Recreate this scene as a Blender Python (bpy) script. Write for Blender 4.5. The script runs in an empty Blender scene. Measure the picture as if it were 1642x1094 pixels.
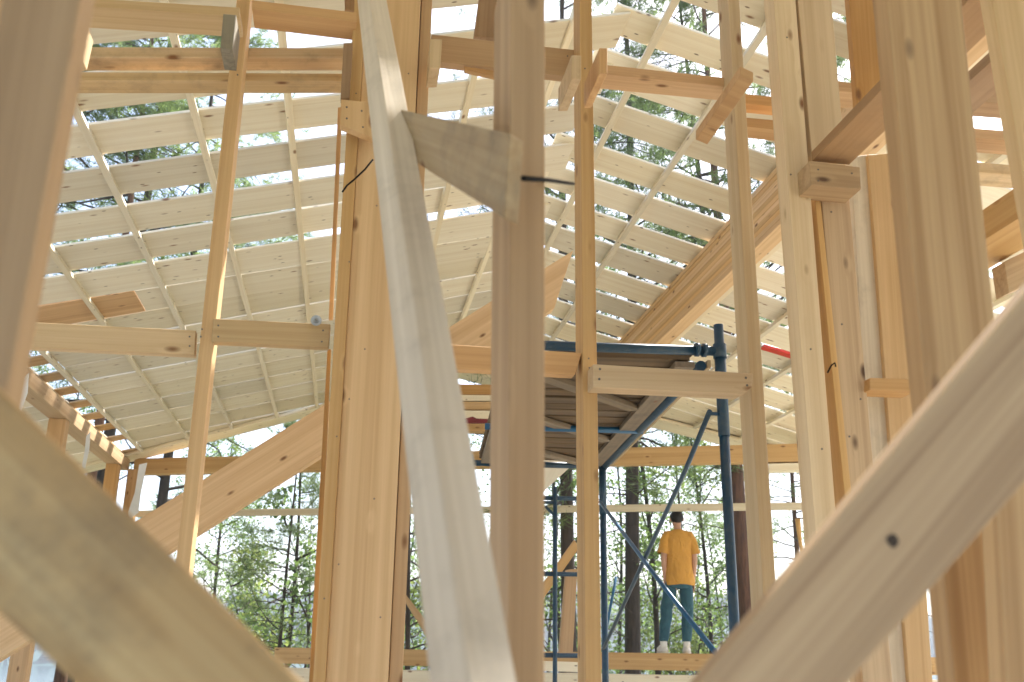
import bpy, bmesh, math, random
from mathutils import Vector, Matrix
R = math.radians
# ---------------------------------------------------------------- scene, camera, sky, sun
SC = bpy.context.scene
COL = SC.collection
CZ = 1.55                                   # camera height above the ground it stands on
# camera axes (unit vectors of a level house frame: X along the near wall, Y along the ridge, Z up)
F = 1560.0; PX0 = 821.0; PY0 = 547.0
rv = Vector((-276, 493, 1560)).normalized()
uv = Vector((72, -4897, 1560)); uv = (uv - rv * uv.dot(rv)).normalized()
hv = rv.cross(uv); hv = hv if hv.x > 0 else -hv
cam_d = bpy.data.cameras.new("camera"); cam = bpy.data.objects.new("camera", cam_d); COL.objects.link(cam)
cx = Vector((hv.x, rv.x, uv.x)); cy = -Vector((hv.y, rv.y, uv.y)); cz = -Vector((hv.z, rv.z, uv.z))
M = Matrix((cx, cy, cz)).transposed().to_4x4(); M.translation = (0, 0, CZ)
cam.matrix_world = M
cam_d.sensor_width = 36; cam_d.lens = F / 1642 * 36
cam_d.clip_start = 0.02; cam_d.clip_end = 3000
cam_d.dof.use_dof = True; cam_d.dof.focus_distance = 5.2; cam_d.dof.aperture_fstop = 4.2
SC.camera = cam

SUN_EL, SUN_AZ = 52.0, 52.0                 # azimuth measured from +Y towards +X
w = bpy.data.worlds.new("World"); SC.world = w; w.use_nodes = True
wn = w.node_tree.nodes; wl = w.node_tree.links
sky = wn.new("ShaderNodeTexSky"); sky.sky_type = 'NISHITA'; sky.sun_disc = False
sky.sun_elevation = R(SUN_EL); sky.sun_rotation = R(SUN_AZ); sky.air_density = 0.9; sky.dust_density = 3.5; sky.ozone_density = 1.0
bgn = wn["Background"]; wl.new(sky.outputs[0], bgn.inputs[0]); bgn.inputs[1].default_value = 0.15
sd = bpy.data.lights.new("sun", 'SUN'); so = bpy.data.objects.new("sun", sd); COL.objects.link(so)
sd.energy = 4.0; sd.angle = R(0.6); sd.color = (1.0, 0.97, 0.91)
sdir = Vector((math.sin(R(SUN_AZ)) * math.cos(R(SUN_EL)), math.cos(R(SUN_AZ)) * math.cos(R(SUN_EL)), math.sin(R(SUN_EL))))
so.rotation_euler = sdir.to_track_quat('Z', 'Y').to_euler()
SC.view_settings.view_transform = 'Standard'; SC.view_settings.look = 'None'
SC.view_settings.exposure = 1.66; SC.view_settings.gamma = 1.0
SC.render.engine = 'CYCLES'
SC.cycles.use_denoising = True
SC.cycles.max_bounces = 8; SC.cycles.diffuse_bounces = 5; SC.cycles.transparent_max_bounces = 8
SC.cycles.volume_bounces = 0

# ---------------------------------------------------------------- maths helpers
def ray(px, py):
    d = Vector((px - PX0, py - PY0, F)); return Vector((d.dot(hv), d.dot(rv), d.dot(uv)))
def at(px, py, Y):
    d = ray(px, py); p = d * (Y / d.y); p.z += CZ; return p
def atz(px, py, Z):
    d = ray(px, py); p = d * ((Z - CZ) / d.z); p.z = Z; return p

# ---------------------------------------------------------------- materials
MATS = {}
def _n(nt, t, **kw):
    n = nt.nodes.new(t)
    for k, v in kw.items(): setattr(n, k, v)
    return n
def wood(name, c1, c2, knot=(0.19, 0.085, 0.032), rough=0.62, grain=1.0, knots=1.0, dirt=0.0, specks=0.0):
    m = bpy.data.materials.new(name); m.use_nodes = True; nt = m.node_tree; L = nt.links
    b = nt.nodes["Principled BSDF"]
    tc = _n(nt, "ShaderNodeTexCoord"); oi = _n(nt, "ShaderNodeObjectInfo")
    off = _n(nt, "ShaderNodeVectorMath", operation='SCALE'); off.inputs[0].default_value = (37.0, 11.0, 23.0)
    L.new(oi.outputs["Random"], off.inputs["Scale"])
    add = _n(nt, "ShaderNodeVectorMath", operation='ADD'); L.new(tc.outputs["Object"], add.inputs[0]); L.new(off.outputs[0], add.inputs[1])
    # knots: ellipsoids stretched along the board
    mk = _n(nt, "ShaderNodeVectorMath", operation='MULTIPLY'); mk.inputs[1].default_value = (4.2, 10.0, 10.0); L.new(add.outputs[0], mk.inputs[0])
    vo = _n(nt, "ShaderNodeTexVoronoi"); vo.inputs["Scale"].default_value = 1.0; L.new(mk.outputs[0], vo.inputs["Vector"])
    mr = _n(nt, "ShaderNodeMapRange"); mr.inputs[1].default_value = 0.06; mr.inputs[2].default_value = 0.16
    mr.inputs[3].default_value = 1.0 * knots; mr.inputs[4].default_value = 0.0; L.new(vo.outputs["Distance"], mr.inputs[0])
    sx_ = _n(nt, "ShaderNodeSeparateColor"); L.new(vo.outputs["Color"], sx_.inputs[0])
    gt = _n(nt, "ShaderNodeMath", operation='GREATER_THAN'); gt.inputs[1].default_value = 0.35; L.new(sx_.outputs[0], gt.inputs[0])
    mg = _n(nt, "ShaderNodeMath", operation='MULTIPLY'); L.new(mr.outputs[0], mg.inputs[0]); L.new(gt.outputs[0], mg.inputs[1])
    # grain bends round the knots
    mb = _n(nt, "ShaderNodeMapRange"); mb.inputs[1].default_value = 0.0; mb.inputs[2].default_value = 0.30; mb.inputs[3].default_value = 0.22; mb.inputs[4].default_value = 0.0
    L.new(vo.outputs["Distance"], mb.inputs[0])
    ms = _n(nt, "ShaderNodeVectorMath", operation='MULTIPLY'); ms.inputs[1].default_value = (0.07, 9.0, 9.0); L.new(add.outputs[0], ms.inputs[0])
    ad2 = _n(nt, "ShaderNodeVectorMath", operation='ADD'); L.new(ms.outputs[0], ad2.inputs[0]); mbg = _n(nt, "ShaderNodeMath", operation='MULTIPLY'); L.new(mb.outputs[0], mbg.inputs[0]); L.new(gt.outputs[0], mbg.inputs[1]); L.new(mbg.outputs[0], ad2.inputs[1])
    n1 = _n(nt, "ShaderNodeTexNoise"); n1.inputs["Scale"].default_value = 1.0; n1.inputs["Detail"].default_value = 2.0; L.new(ad2.outputs[0], n1.inputs["Vector"])
    mm = _n(nt, "ShaderNodeMath", operation='MULTIPLY'); mm.inputs[1].default_value = 26.0 * grain; L.new(n1.outputs["Fac"], mm.inputs[0])
    si = _n(nt, "ShaderNodeMath", operation='SINE'); L.new(mm.outputs[0], si.inputs[0])
    r1 = _n(nt, "ShaderNodeMapRange"); r1.inputs[1].default_value = -0.2; r1.inputs[2].default_value = 1.0; L.new(si.outputs[0], r1.inputs[0])
    # fine fibres
    mf = _n(nt, "ShaderNodeVectorMath", operation='MULTIPLY'); mf.inputs[1].default_value = (1.6, 110.0, 110.0); L.new(add.outputs[0], mf.inputs[0])
    nf = _n(nt, "ShaderNodeTexNoise"); nf.inputs["Scale"].default_value = 1.0; nf.inputs["Detail"].default_value = 3.0; L.new(mf.outputs[0], nf.inputs["Vector"])
    # big soft patches
    nb = _n(nt, "ShaderNodeTexNoise"); nb.inputs["Scale"].default_value = 1.0; nb.inputs["Detail"].default_value = 3.0
    mb2 = _n(nt, "ShaderNodeVectorMath", operation='MULTIPLY'); mb2.inputs[1].default_value = (0.35, 16.0, 16.0); L.new(add.outputs[0], mb2.inputs[0]); L.new(mb2.outputs[0], nb.inputs["Vector"])
    s1 = _n(nt, "ShaderNodeMath", operation='MULTIPLY'); s1.inputs[1].default_value = 0.34; L.new(r1.outputs[0], s1.inputs[0])
    s2 = _n(nt, "ShaderNodeMath", operation='MULTIPLY_ADD'); s2.inputs[1].default_value = 1.0; s2.inputs[2].default_value = -0.34; L.new(nf.outputs["Fac"], s2.inputs[0])
    s3 = _n(nt, "ShaderNodeMath", operation='ADD'); L.new(s1.outputs[0], s3.inputs[0]); L.new(s2.outputs[0], s3.inputs[1])
    s4 = _n(nt, "ShaderNodeMath", operation='MULTIPLY_ADD'); s4.inputs[1].default_value = 1.5; s4.inputs[2].default_value = -0.62; L.new(nb.outputs["Fac"], s4.inputs[0])
    s5 = _n(nt, "ShaderNodeMath", operation='ADD', use_clamp=True); L.new(s3.outputs[0], s5.inputs[0]); L.new(s4.outputs[0], s5.inputs[1])
    mx = _n(nt, "ShaderNodeMix", data_type='RGBA'); mx.inputs[6].default_value = (*c1, 1); mx.inputs[7].default_value = (*c2, 1); L.new(s5.outputs[0], mx.inputs[0])
    # per-board tint
    hs = _n(nt, "ShaderNodeHueSaturation"); L.new(mx.outputs[2], hs.inputs["Color"])
    rr = _n(nt, "ShaderNodeMapRange"); rr.inputs[3].default_value = 0.84; rr.inputs[4].default_value = 1.16; L.new(oi.outputs["Random"], rr.inputs[0]); L.new(rr.outputs[0], hs.inputs["Value"])
    fr = _n(nt, "ShaderNodeMath", operation='MULTIPLY'); fr.inputs[1].default_value = 7.31; L.new(oi.outputs["Random"], fr.inputs[0])
    fr2 = _n(nt, "ShaderNodeMath", operation='FRACT'); L.new(fr.outputs[0], fr2.inputs[0])
    rs = _n(nt, "ShaderNodeMapRange"); rs.inputs[3].default_value = 0.88; rs.inputs[4].default_value = 1.14; L.new(fr2.outputs[0], rs.inputs[0]); L.new(rs.outputs[0], hs.inputs["Saturation"])
    out = hs.outputs[0]
    mk2 = _n(nt, "ShaderNodeMix", data_type='RGBA'); L.new(mg.outputs[0], mk2.inputs[0]); L.new(out, mk2.inputs[6]); mk2.inputs[7].default_value = (*knot, 1)
    out = mk2.outputs[2]
    if dirt > 0:
        nd = _n(nt, "ShaderNodeTexNoise"); nd.inputs["Scale"].default_value = 6.0; nd.inputs["Detail"].default_value = 6.0; nd.inputs["Roughness"].default_value = 0.7; L.new(add.outputs[0], nd.inputs["Vector"])
        rd = _n(nt, "ShaderNodeMapRange"); rd.inputs[1].default_value = 0.5; rd.inputs[2].default_value = 0.72; rd.inputs[4].default_value = dirt; L.new(nd.outputs["Fac"], rd.inputs[0])
        md = _n(nt, "ShaderNodeMix", data_type='RGBA'); L.new(rd.outputs[0], md.inputs[0]); L.new(out, md.inputs[6]); md.inputs[7].default_value = (0.09, 0.075, 0.06, 1)
        out = md.outputs[2]
    if specks > 0:
        v2 = _n(nt, "ShaderNodeTexVoronoi"); v2.inputs["Scale"].default_value = 1.0
        m2 = _n(nt, "ShaderNodeVectorMath", operation='MULTIPLY'); m2.inputs[1].default_value = (5.0, 12.0, 12.0); L.new(add.outputs[0], m2.inputs[0]); L.new(m2.outputs[0], v2.inputs["Vector"])
        r2 = _n(nt, "ShaderNodeMapRange"); r2.inputs[1].default_value = 0.06; r2.inputs[2].default_value = 0.10; r2.inputs[3].default_value = specks; r2.inputs[4].default_value = 0.0; L.new(v2.outputs["Distance"], r2.inputs[0])
        m3 = _n(nt, "ShaderNodeMix", data_type='RGBA'); L.new(r2.outputs[0], m3.inputs[0]); L.new(out, m3.inputs[6]); m3.inputs[7].default_value = (0.10, 0.05, 0.02, 1)
        out = m3.outputs[2]
    L.new(out, b.inputs["Base Color"])
    b.inputs["Roughness"].default_value = rough
    b.inputs["Specular IOR Level"].default_value = 0.35
    bu = _n(nt, "ShaderNodeBump"); bu.inputs["Strength"].default_value = 0.25; bu.inputs["Distance"].default_value = 0.002
    L.new(nf.outputs["Fac"], bu.inputs["Height"]); L.new(bu.outputs[0], b.inputs["Normal"])
    MATS[name] = m; return m

wood("spruce_pale", (0.78, 0.715, 0.57), (0.68, 0.59, 0.435), specks=0.85, knots=0.9)
wood("spruce_honey", (0.60, 0.405, 0.21), (0.46, 0.28, 0.125), knots=0.9)
wood("spruce_stud", (0.61, 0.46, 0.285), (0.47, 0.325, 0.18))
wood("pine_orange", (0.58, 0.365, 0.18), (0.44, 0.25, 0.11))
wood("pine_pink", (0.55, 0.385, 0.22), (0.35, 0.215, 0.11), knot=(0.11, 0.06, 0.035), grain=1.1)
wood("spruce_whitish", (0.65, 0.575, 0.47), (0.48, 0.405, 0.31), dirt=0.25, knots=0.0)
wood("glulam", (0.68, 0.46, 0.245), (0.53, 0.32, 0.15), grain=1.6)
wood("weathered", (0.50, 0.38, 0.215), (0.31, 0.19, 0.085), dirt=0.5)
wood("brown_pine", (0.48, 0.31, 0.155), (0.30, 0.175, 0.075), knot=(0.09, 0.05, 0.03))
wood("streaky_pine", (0.52, 0.365, 0.205), (0.26, 0.15, 0.072), knot=(0.10, 0.055, 0.03))  # brown pine with strong dark streaks, for the right diagonal
wood("spruce_light", (0.65, 0.525, 0.36), (0.51, 0.38, 0.235))
wood("dirty_beam", (0.66, 0.49, 0.30), (0.52, 0.355, 0.19), dirt=0.4)
wood("grey_brown", (0.34, 0.22, 0.125), (0.25, 0.15, 0.08), dirt=0.2)
wood("deck_grey", (0.17, 0.115, 0.065), (0.08, 0.052, 0.028), dirt=0.5, rough=0.8)
wood("deck_batten", (0.26, 0.20, 0.135), (0.16, 0.12, 0.08), dirt=0.7)
wood("end_grain", (0.30, 0.26, 0.19), (0.18, 0.15, 0.10), dirt=0.5, grain=2.5, knots=0.0)

def plain(name, col, rough=0.5, metal=0.0, noise=0.0, spec=0.5, dirtcol=None, scale=9.0):
    m = bpy.data.materials.new(name); m.use_nodes = True; nt = m.node_tree; L = nt.links; b = nt.nodes["Principled BSDF"]
    b.inputs["Roughness"].default_value = rough; b.inputs["Metallic"].default_value = metal; b.inputs["Specular IOR Level"].default_value = spec
    tc = _n(nt, "ShaderNodeTexCoord"); n = _n(nt, "ShaderNodeTexNoise"); n.inputs["Scale"].default_value = scale; n.inputs["Detail"].default_value = 5.0
    L.new(tc.outputs["Object"], n.inputs["Vector"])
    r = _n(nt, "ShaderNodeMapRange"); r.inputs[1].default_value = 0.35; r.inputs[2].default_value = 0.75; r.inputs[4].default_value = noise; L.new(n.outputs["Fac"], r.inputs[0])
    mx = _n(nt, "ShaderNodeMix", data_type='RGBA'); mx.inputs[6].default_value = (*col, 1)
    mx.inputs[7].default_value = (*(dirtcol or tuple(c * 0.4 for c in col)), 1); L.new(r.outputs[0], mx.inputs[0]); L.new(mx.outputs[2], b.inputs["Base Color"])
    MATS[name] = m; return m
plain("blue_paint", (0.001, 0.038, 0.085), 0.38, 0.0, 0.5, dirtcol=(0.06, 0.085, 0.10), scale=30)
plain("blue_bright", (0.006, 0.10, 0.23), 0.4, 0.0, 0.4, dirtcol=(0.04, 0.08, 0.11), scale=22)
plain("steel", (0.45, 0.46, 0.46), 0.35, 0.9, 0.4)
plain("dark_wire", (0.010, 0.010, 0.011), 0.8, spec=0.15)
plain("white_film", (0.78, 0.79, 0.80), 0.35, 0.0, 0.15)
plain("red_paint", (0.55, 0.03, 0.02), 0.4, 0.0, 0.3)
plain("dark_red", (0.18, 0.015, 0.02), 0.6, 0.0, 0.5)
plain("skin", (0.52, 0.30, 0.21), 0.55, noise=0.1)
plain("hair", (0.006, 0.006, 0.009), 0.6)
plain("denim", (0.032, 0.105, 0.145), 0.85, noise=0.55, dirtcol=(0.02, 0.06, 0.09), scale=14)
plain("sock", (0.75, 0.73, 0.70), 0.9)
plain("shoe", (0.72, 0.69, 0.64), 0.7, noise=0.2)
plain("sole", (0.55, 0.50, 0.42), 0.8)
plain("cotton_yellow", (0.60, 0.315, 0.07), 0.9, noise=0.35, dirtcol=(0.46, 0.225, 0.045), scale=5)
plain("bark_grey", (0.085, 0.066, 0.052), 0.95, noise=0.9, dirtcol=(0.035, 0.028, 0.024), scale=7)
plain("bark_red", (0.17, 0.085, 0.05), 0.95, noise=0.9, dirtcol=(0.06, 0.035, 0.026), scale=6)
plain("bark_thin", (0.075, 0.06, 0.05), 0.95, noise=0.7, scale=8)
for nm in ("cotton_yellow", "denim"):
    nt = MATS[nm].node_tree; tcn = [n for n in nt.nodes if n.type == 'TEX_COORD'][0]
    mp = _n(nt, "ShaderNodeMapping"); mp.inputs["Scale"].default_value = (9, 9, 4.5); mp.inputs["Rotation"].default_value = (0.2, 0.5, 0); nt.links.new(tcn.outputs["Object"], mp.inputs[0])
    tx = _n(nt, "ShaderNodeTexNoise"); tx.inputs["Scale"].default_value = 1.0; tx.inputs["Detail"].default_value = 2.0; tx.inputs["Distortion"].default_value = 0.8; nt.links.new(mp.outputs[0], tx.inputs["Vector"])
    bu = _n(nt, "ShaderNodeBump"); bu.inputs["Distance"].default_value = 0.05; bu.inputs["Strength"].default_value = 0.9; nt.links.new(tx.outputs["Fac"], bu.inputs["Height"]); nt.links.new(bu.outputs[0], nt.nodes["Principled BSDF"].inputs["Normal"])
for nm in ("bark_grey", "bark_red"):
    nt = MATS[nm].node_tree; tex = [n for n in nt.nodes if n.type == 'TEX_NOISE'][0]; tcn = [n for n in nt.nodes if n.type == 'TEX_COORD'][0]
    mp = _n(nt, "ShaderNodeMapping"); mp.inputs["Scale"].default_value = (3.2, 3.2, 0.55); nt.links.new(tcn.outputs["Object"], mp.inputs[0]); nt.links.new(mp.outputs[0], tex.inputs["Vector"])
    bu = _n(nt, "ShaderNodeBump"); bu.inputs["Distance"].default_value = 0.03; bu.inputs["Strength"].default_value = 0.8; nt.links.new(tex.outputs["Fac"], bu.inputs["Height"]); nt.links.new(bu.outputs[0], nt.nodes["Principled BSDF"].inputs["Normal"])

def leafmat(name, col, tcol, tr=0.45):
    m = bpy.data.materials.new(name); m.use_nodes = True; nt = m.node_tree; L = nt.links
    for n in list(nt.nodes): nt.nodes.remove(n)
    o = _n(nt, "ShaderNodeOutputMaterial"); d = _n(nt, "ShaderNodeBsdfPrincipled"); t = _n(nt, "ShaderNodeBsdfTranslucent"); mx = _n(nt, "ShaderNodeMixShader")
    g = _n(nt, "ShaderNodeNewGeometry"); hs = _n(nt, "ShaderNodeHueSaturation"); hs2 = _n(nt, "ShaderNodeHueSaturation")
    r = _n(nt, "ShaderNodeMapRange"); r.inputs[3].default_value = 0.6; r.inputs[4].default_value = 1.4; L.new(g.outputs["Random Per Island"], r.inputs[0])
    hs.inputs["Color"].default_value = (*col, 1); hs2.inputs["Color"].default_value = (*tcol, 1); L.new(r.outputs[0], hs.inputs["Value"]); L.new(r.outputs[0], hs2.inputs["Value"])
    L.new(hs.outputs[0], d.inputs["Base Color"]); d.inputs["Roughness"].default_value = 0.55; L.new(hs2.outputs[0], t.inputs["Color"])
    mx.inputs[0].default_value = tr; L.new(d.outputs[0], mx.inputs[1]); L.new(t.outputs[0], mx.inputs[2]); L.new(mx.outputs[0], o.inputs[0])
    MATS[name] = m
leafmat("leaf_green", (0.09, 0.15, 0.055), (0.21, 0.31, 0.09))
leafmat("leaf_yellow", (0.13, 0.175, 0.05), (0.26, 0.32, 0.09))
leafmat("needle", (0.10, 0.155, 0.06), (0.24, 0.33, 0.11), 0.45)

# ---------------------------------------------------------------- object helpers
def tag(o, label, cat, group=None, kind=None):
    o["label"] = label; o["category"] = cat
    if group: o["group"] = group
    o["kind"] = kind or "thing"
    return o
def link(name, bm, mat, parent=None, smooth=False):
    me = bpy.data.meshes.new(name); bm.normal_update(); bm.to_mesh(me); bm.free()
    if smooth:
        for p in me.polygons: p.use_smooth = True
    o = bpy.data.objects.new(name, me); COL.objects.link(o)
    for m in (mat if isinstance(mat, (list, tuple)) else [mat]): me.materials.append(MATS[m])
    if parent is not None: o.parent = parent
    return o
def empty(name, loc, label, cat, group=None):
    o = bpy.data.objects.new(name, None); COL.objects.link(o); o.location = loc; o.empty_display_size = 0.2
    return tag(o, label, cat, group)
def local_frame(ax, hint=Vector((0, 1, 0))):
    x = ax.normalized(); y = hint - x * hint.dot(x)
    if y.length < 1e-4: y = Vector((0, 0, 1)) - x * x.z
    y.normalize(); z = x.cross(y)
    return Matrix((x, y, z)).transposed()
def solid(name, front, dvec, mat, parent=None, bev=0.002, ax=None):
    """closed prism: a front polygon (world points) pushed along dvec; local X runs along its length"""
    n = len(front); c = sum(front, Vector()) / n + dvec / 2
    if ax is None:
        a = (front[0] + front[-1]) / 2; b = (front[1] + front[2]) / 2
        c2 = (front[0] + front[1]) / 2; d2 = (front[2] + front[-1]) / 2
        ax = (b - a) if (b - a).length > (d2 - c2).length else (d2 - c2)
    m3 = local_frame(ax); inv = m3.transposed()
    bm = bmesh.new()
    f = [bm.verts.new(inv @ (p - c)) for p in front]; bk = [bm.verts.new(inv @ (p + dvec - c)) for p in front]
    bm.faces.new(f); bm.faces.new(bk[::-1])
    for i in range(n):
        j = (i + 1) % n; bm.faces.new((f[j], f[i], bk[i], bk[j]))
    bmesh.ops.recalc_face_normals(bm, faces=bm.faces)
    if bev: bmesh.ops.bevel(bm, geom=list(bm.edges), offset=bev, segments=1, affect='EDGES', clamp_overlap=True)
    o = link(name, bm, mat, parent); mw = m3.to_4x4(); mw.translation = c
    if parent is None: o.matrix_world = mw
    else:
        bpy.context.view_layer.update(); o.matrix_parent_inverse = Matrix.Identity(4); o.matrix_basis = parent_world(parent).inverted() @ mw
    return o
def parent_world(p):
    m = p.matrix_basis.copy()
    return m if p.parent is None else parent_world(p.parent) @ p.matrix_parent_inverse @ m
def piece(name, label, cat, pts, mat, Y=None, d=0.045, dv=None, group=None, bev=0.002, ax=None):
    """a timber whose camera-facing face is measured at its own distance Y and which is d deep"""
    front = [at(p[0], p[1], p[2] if len(p) > 2 else Y) for p in pts]
    o = solid(name, front, Vector(dv) if dv else Vector((0, d, 0)), mat, bev=bev, ax=ax)
    return tag(o, label, cat, group)
def beam(name, P0, P1, wdt, thk, mat, side=Vector((0, 1, 0)), parent=None, bev=0.002):
    """square-cut bar from P0 to P1; wdt along `side`, thk across both"""
    P0 = Vector(P0); P1 = Vector(P1); x = (P1 - P0).normalized(); y = (side - x * side.dot(x)).normalized(); z = x.cross(y)
    q = [P0 - y * wdt / 2 - z * thk / 2, P1 - y * wdt / 2 - z * thk / 2, P1 - y * wdt / 2 + z * thk / 2, P0 - y * wdt / 2 + z * thk / 2]
    return solid(name, q, y * wdt, mat, parent, bev, ax=x)
def bxp(name, lo, hi, mat, parent=None, bev=0.002):
    lo = Vector(lo); hi = Vector(hi)
    q = [Vector((lo.x, lo.y, lo.z)), Vector((hi.x, lo.y, lo.z)), Vector((hi.x, lo.y, hi.z)), Vector((lo.x, lo.y, hi.z))]
    e = hi - lo; k = max(range(3), key=lambda i: e[i]); ax = Vector([1.0 if i == k else 0.0 for i in range(3)])
    return solid(name, q, Vector((0, hi.y - lo.y, 0)), mat, parent, bev, ax=ax)
def add_tube(bm, pts, rad, seg=8, cap=True, mi=0):
    pts = [Vector(p) for p in pts]; rad = rad if isinstance(rad, (list, tuple)) else [rad] * len(pts); rings = []
    nrm = None
    for i, p in enumerate(pts):
        t = (pts[min(i + 1, len(pts) - 1)] - pts[max(i - 1, 0)]).normalized()
        if nrm is None: nrm = t.orthogonal().normalized()
        nrm = (nrm - t * nrm.dot(t)).normalized(); bn = t.cross(nrm)
        rings.append([bm.verts.new(p + (nrm * math.cos(2 * math.pi * k / seg) + bn * math.sin(2 * math.pi * k / seg)) * rad[i]) for k in range(seg)])
    for a, b in zip(rings, rings[1:]):
        for k in range(seg):
            f = bm.faces.new((a[k], a[(k + 1) % seg], b[(k + 1) % seg], b[k])); f.smooth = True; f.material_index = mi
    if cap:
        bm.faces.new(rings[0][::-1]).material_index = mi; bm.faces.new(rings[-1]).material_index = mi
def tube(name, pts, rad, mat, parent=None, seg=10):
    c = Vector(pts[0]); bm = bmesh.new(); 
    if parent is not None: c = parent_world(parent).translation.copy(); add_tube(bm, [Vector(p) - c for p in pts], rad, seg); return link(name, bm, mat, parent)
    add_tube(bm, [Vector(p) - c for p in pts], rad, seg); o = link(name, bm, mat); o.location = c; return o
ORD = ["zeroth", "first", "second", "third", "fourth", "fifth", "sixth", "seventh", "eighth", "ninth", "tenth", "eleventh", "twelfth", "thirteenth", "fourteenth", "fifteenth", "sixteenth", "seventeenth", "eighteenth", "nineteenth", "twentieth"]

# ---------------------------------------------------------------- setting: ground, lake, far shore
def gz(x, y):
    t = min(1.0, max(0.0, (y - 17.0) / 30.0)); s = t * t * (3 - 2 * t)
    return -5.2 * s + 0.12 * math.sin(x * 0.7) * math.cos(y * 0.5) * min(1, max(0, (y - 13) / 6))
bm = bmesh.new(); xs = [-600, -250, -120] + [i * 4.0 for i in range(-15, 16)] + [120, 250, 600]; ys = [-120, -40, -10] + [i * 2.0 for i in range(0, 26)] + [56, 70]
grid = [[bm.verts.new((x, y, gz(x, y))) for x in xs] for y in ys]
for a, b in zip(grid, grid[1:]):
    for i in range(len(xs) - 1): bm.faces.new((a[i], a[i + 1], b[i + 1], b[i]))
plain("forest_floor", (0.13, 0.12, 0.06), 0.95, noise=0.9, dirtcol=(0.05, 0.085, 0.025), scale=0.8)
plain("pale_bounce", (0.60, 0.56, 0.47), 0.95, noise=0.5, dirtcol=(0.48, 0.43, 0.34), scale=1.5)  # pale tone chosen to throw light up at the roof boards
bs = bmesh.new(); q = [bs.verts.new(p) for p in ((-9, -6, 0.02), (11, -6, 0.02), (11, 12.2, 0.02), (-9, 15.5, 0.02))]; bs.faces.new(q)
sn = link("bounce_pad", bs, "pale_bounce"); sn["kind"] = "structure"  # unseen pad added to bounce light up under the roof
g = link("ground", bm, "forest_floor", smooth=True); g["kind"] = "structure"
m = plain("lake_water", (0.02, 0.06, 0.07), 0.12, noise=0.3)
nt = m.node_tree; nz = _n(nt, "ShaderNodeTexNoise"); nz.inputs["Scale"].default_value = 0.7; tcn = _n(nt, "ShaderNodeTexCoord"); nt.links.new(tcn.outputs["Object"], nz.inputs["Vector"])
bu = _n(nt, "ShaderNodeBump"); bu.inputs["Distance"].default_value = 0.25; bu.inputs["Strength"].default_value = 0.5; nt.links.new(nz.outputs["Fac"], bu.inputs["Height"]); nt.links.new(bu.outputs[0], nt.nodes["Principled BSDF"].inputs["Normal"])
bm = bmesh.new(); v = [bm.verts.new(p) for p in ((-1500, 42, -4.6), (1500, 42, -4.6), (1500, 900, -4.6), (-1500, 900, -4.6))]; bm.faces.new(v)
lk = link("lake", bm, "lake_water"); lk["kind"] = "structure"
rnd = random.Random(4)
def hillz(x): return 20 + 7 * math.sin(x * 0.006 + 1.0) + 4 * math.sin(x * 0.017)
bm = bmesh.new(); rows = []
for k in range(7):
    t = k / 6.0; rows.append([bm.verts.new((x, 330 + 120 * t, -5.5 + (hillz(x) + 1) * math.sin(t * math.pi / 2))) for x in range(-700, 701, 20)])
for a, b in zip(rows, rows[1:]):
    for i in range(len(a) - 1): bm.faces.new((a[i], a[i + 1], b[i + 1], b[i]))
plain("far_slope", (0.02, 0.065, 0.06), 0.95, noise=0.5, scale=0.05)
hl = link("hills", bm, "far_slope", smooth=True); hl["kind"] = "structure"
bm = bmesh.new()
for i in range(5200):
    x = rnd.uniform(-600, 600); t = rnd.random() ** 1.2; y = 332 + 118 * t; z = -5.5 + (hillz(x) + 1) * math.sin(t * math.pi / 2); hh = rnd.uniform(4, 8.5); rr_ = rnd.uniform(1.8, 3.2)
    top = bm.verts.new((x, y, z + hh)); ring = [bm.verts.new((x + rr_ * rnd.uniform(.7, 1.2) * math.cos(q * 1.047), y + rr_ * math.sin(q * 1.047), z - 0.5 + rnd.uniform(0, 2.5))) for q in range(6)]
    for q in range(6): bm.faces.new((ring[q], ring[(q + 1) % 6], top))
fw = link("far_forest", bm, "far_slope"); tag(fw, "hazy blue-green wooded shore on the far side of the lake", "forest", kind="stuff")

# ---------------------------------------------------------------- roof
ROOF_H = 3.84; XR = 0.3845 * ROOF_H; T15 = math.tan(R(15)); S15 = 1 / math.cos(R(15))
def rz(X): return CZ + ROOF_H - abs(X - XR) * T15
def yfar(X): return 14.383 - (X + 1.567) * 0.229          # skewed far edge of the roof
def roof_board(y0, y1, xa, xb, label, group, mat="spruce_pale", name="roof_board", lift=0.0, cut=True):
    """a board lying on the battens; xa..xb lie on one side of the ridge; underside at the batten top"""
    y0, y1 = (y0 - 0.012, y1 + 0.018) if y0 < 8.8 else (y0, y1)
    def P(X, Y): return Vector((X, Y, rz(X) + lift))
    if cut:
        pts = [P(xa, y0), P(xb, y0), P(xb, min(y1, yfar(xb))), P(xa, min(y1, yfar(xa)))]
        if pts[2].y <= y0 + 0.02 or pts[3].y <= y0 + 0.02:
            Xc = -1.567 + (14.383 - y0) / 0.229
            if pts[2].y <= y0 + 0.02: pts = [P(xa, y0), P(Xc, y0), P(xa, min(y1, yfar(xa)))]
            if xa >= Xc: return None
    else: pts = [P(xa, y0), P(xb, y0), P(xb, y1), P(xa, y1)]
    o = solid(name, pts, Vector((0, 0, 0.018)), mat, bev=0.0015, ax=P(xb, y0) - P(xa, y0))
    return tag(o, label, "roof board", group)
GL = "roof boards on the left slope"; GR = "roof boards on the right slope"
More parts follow.
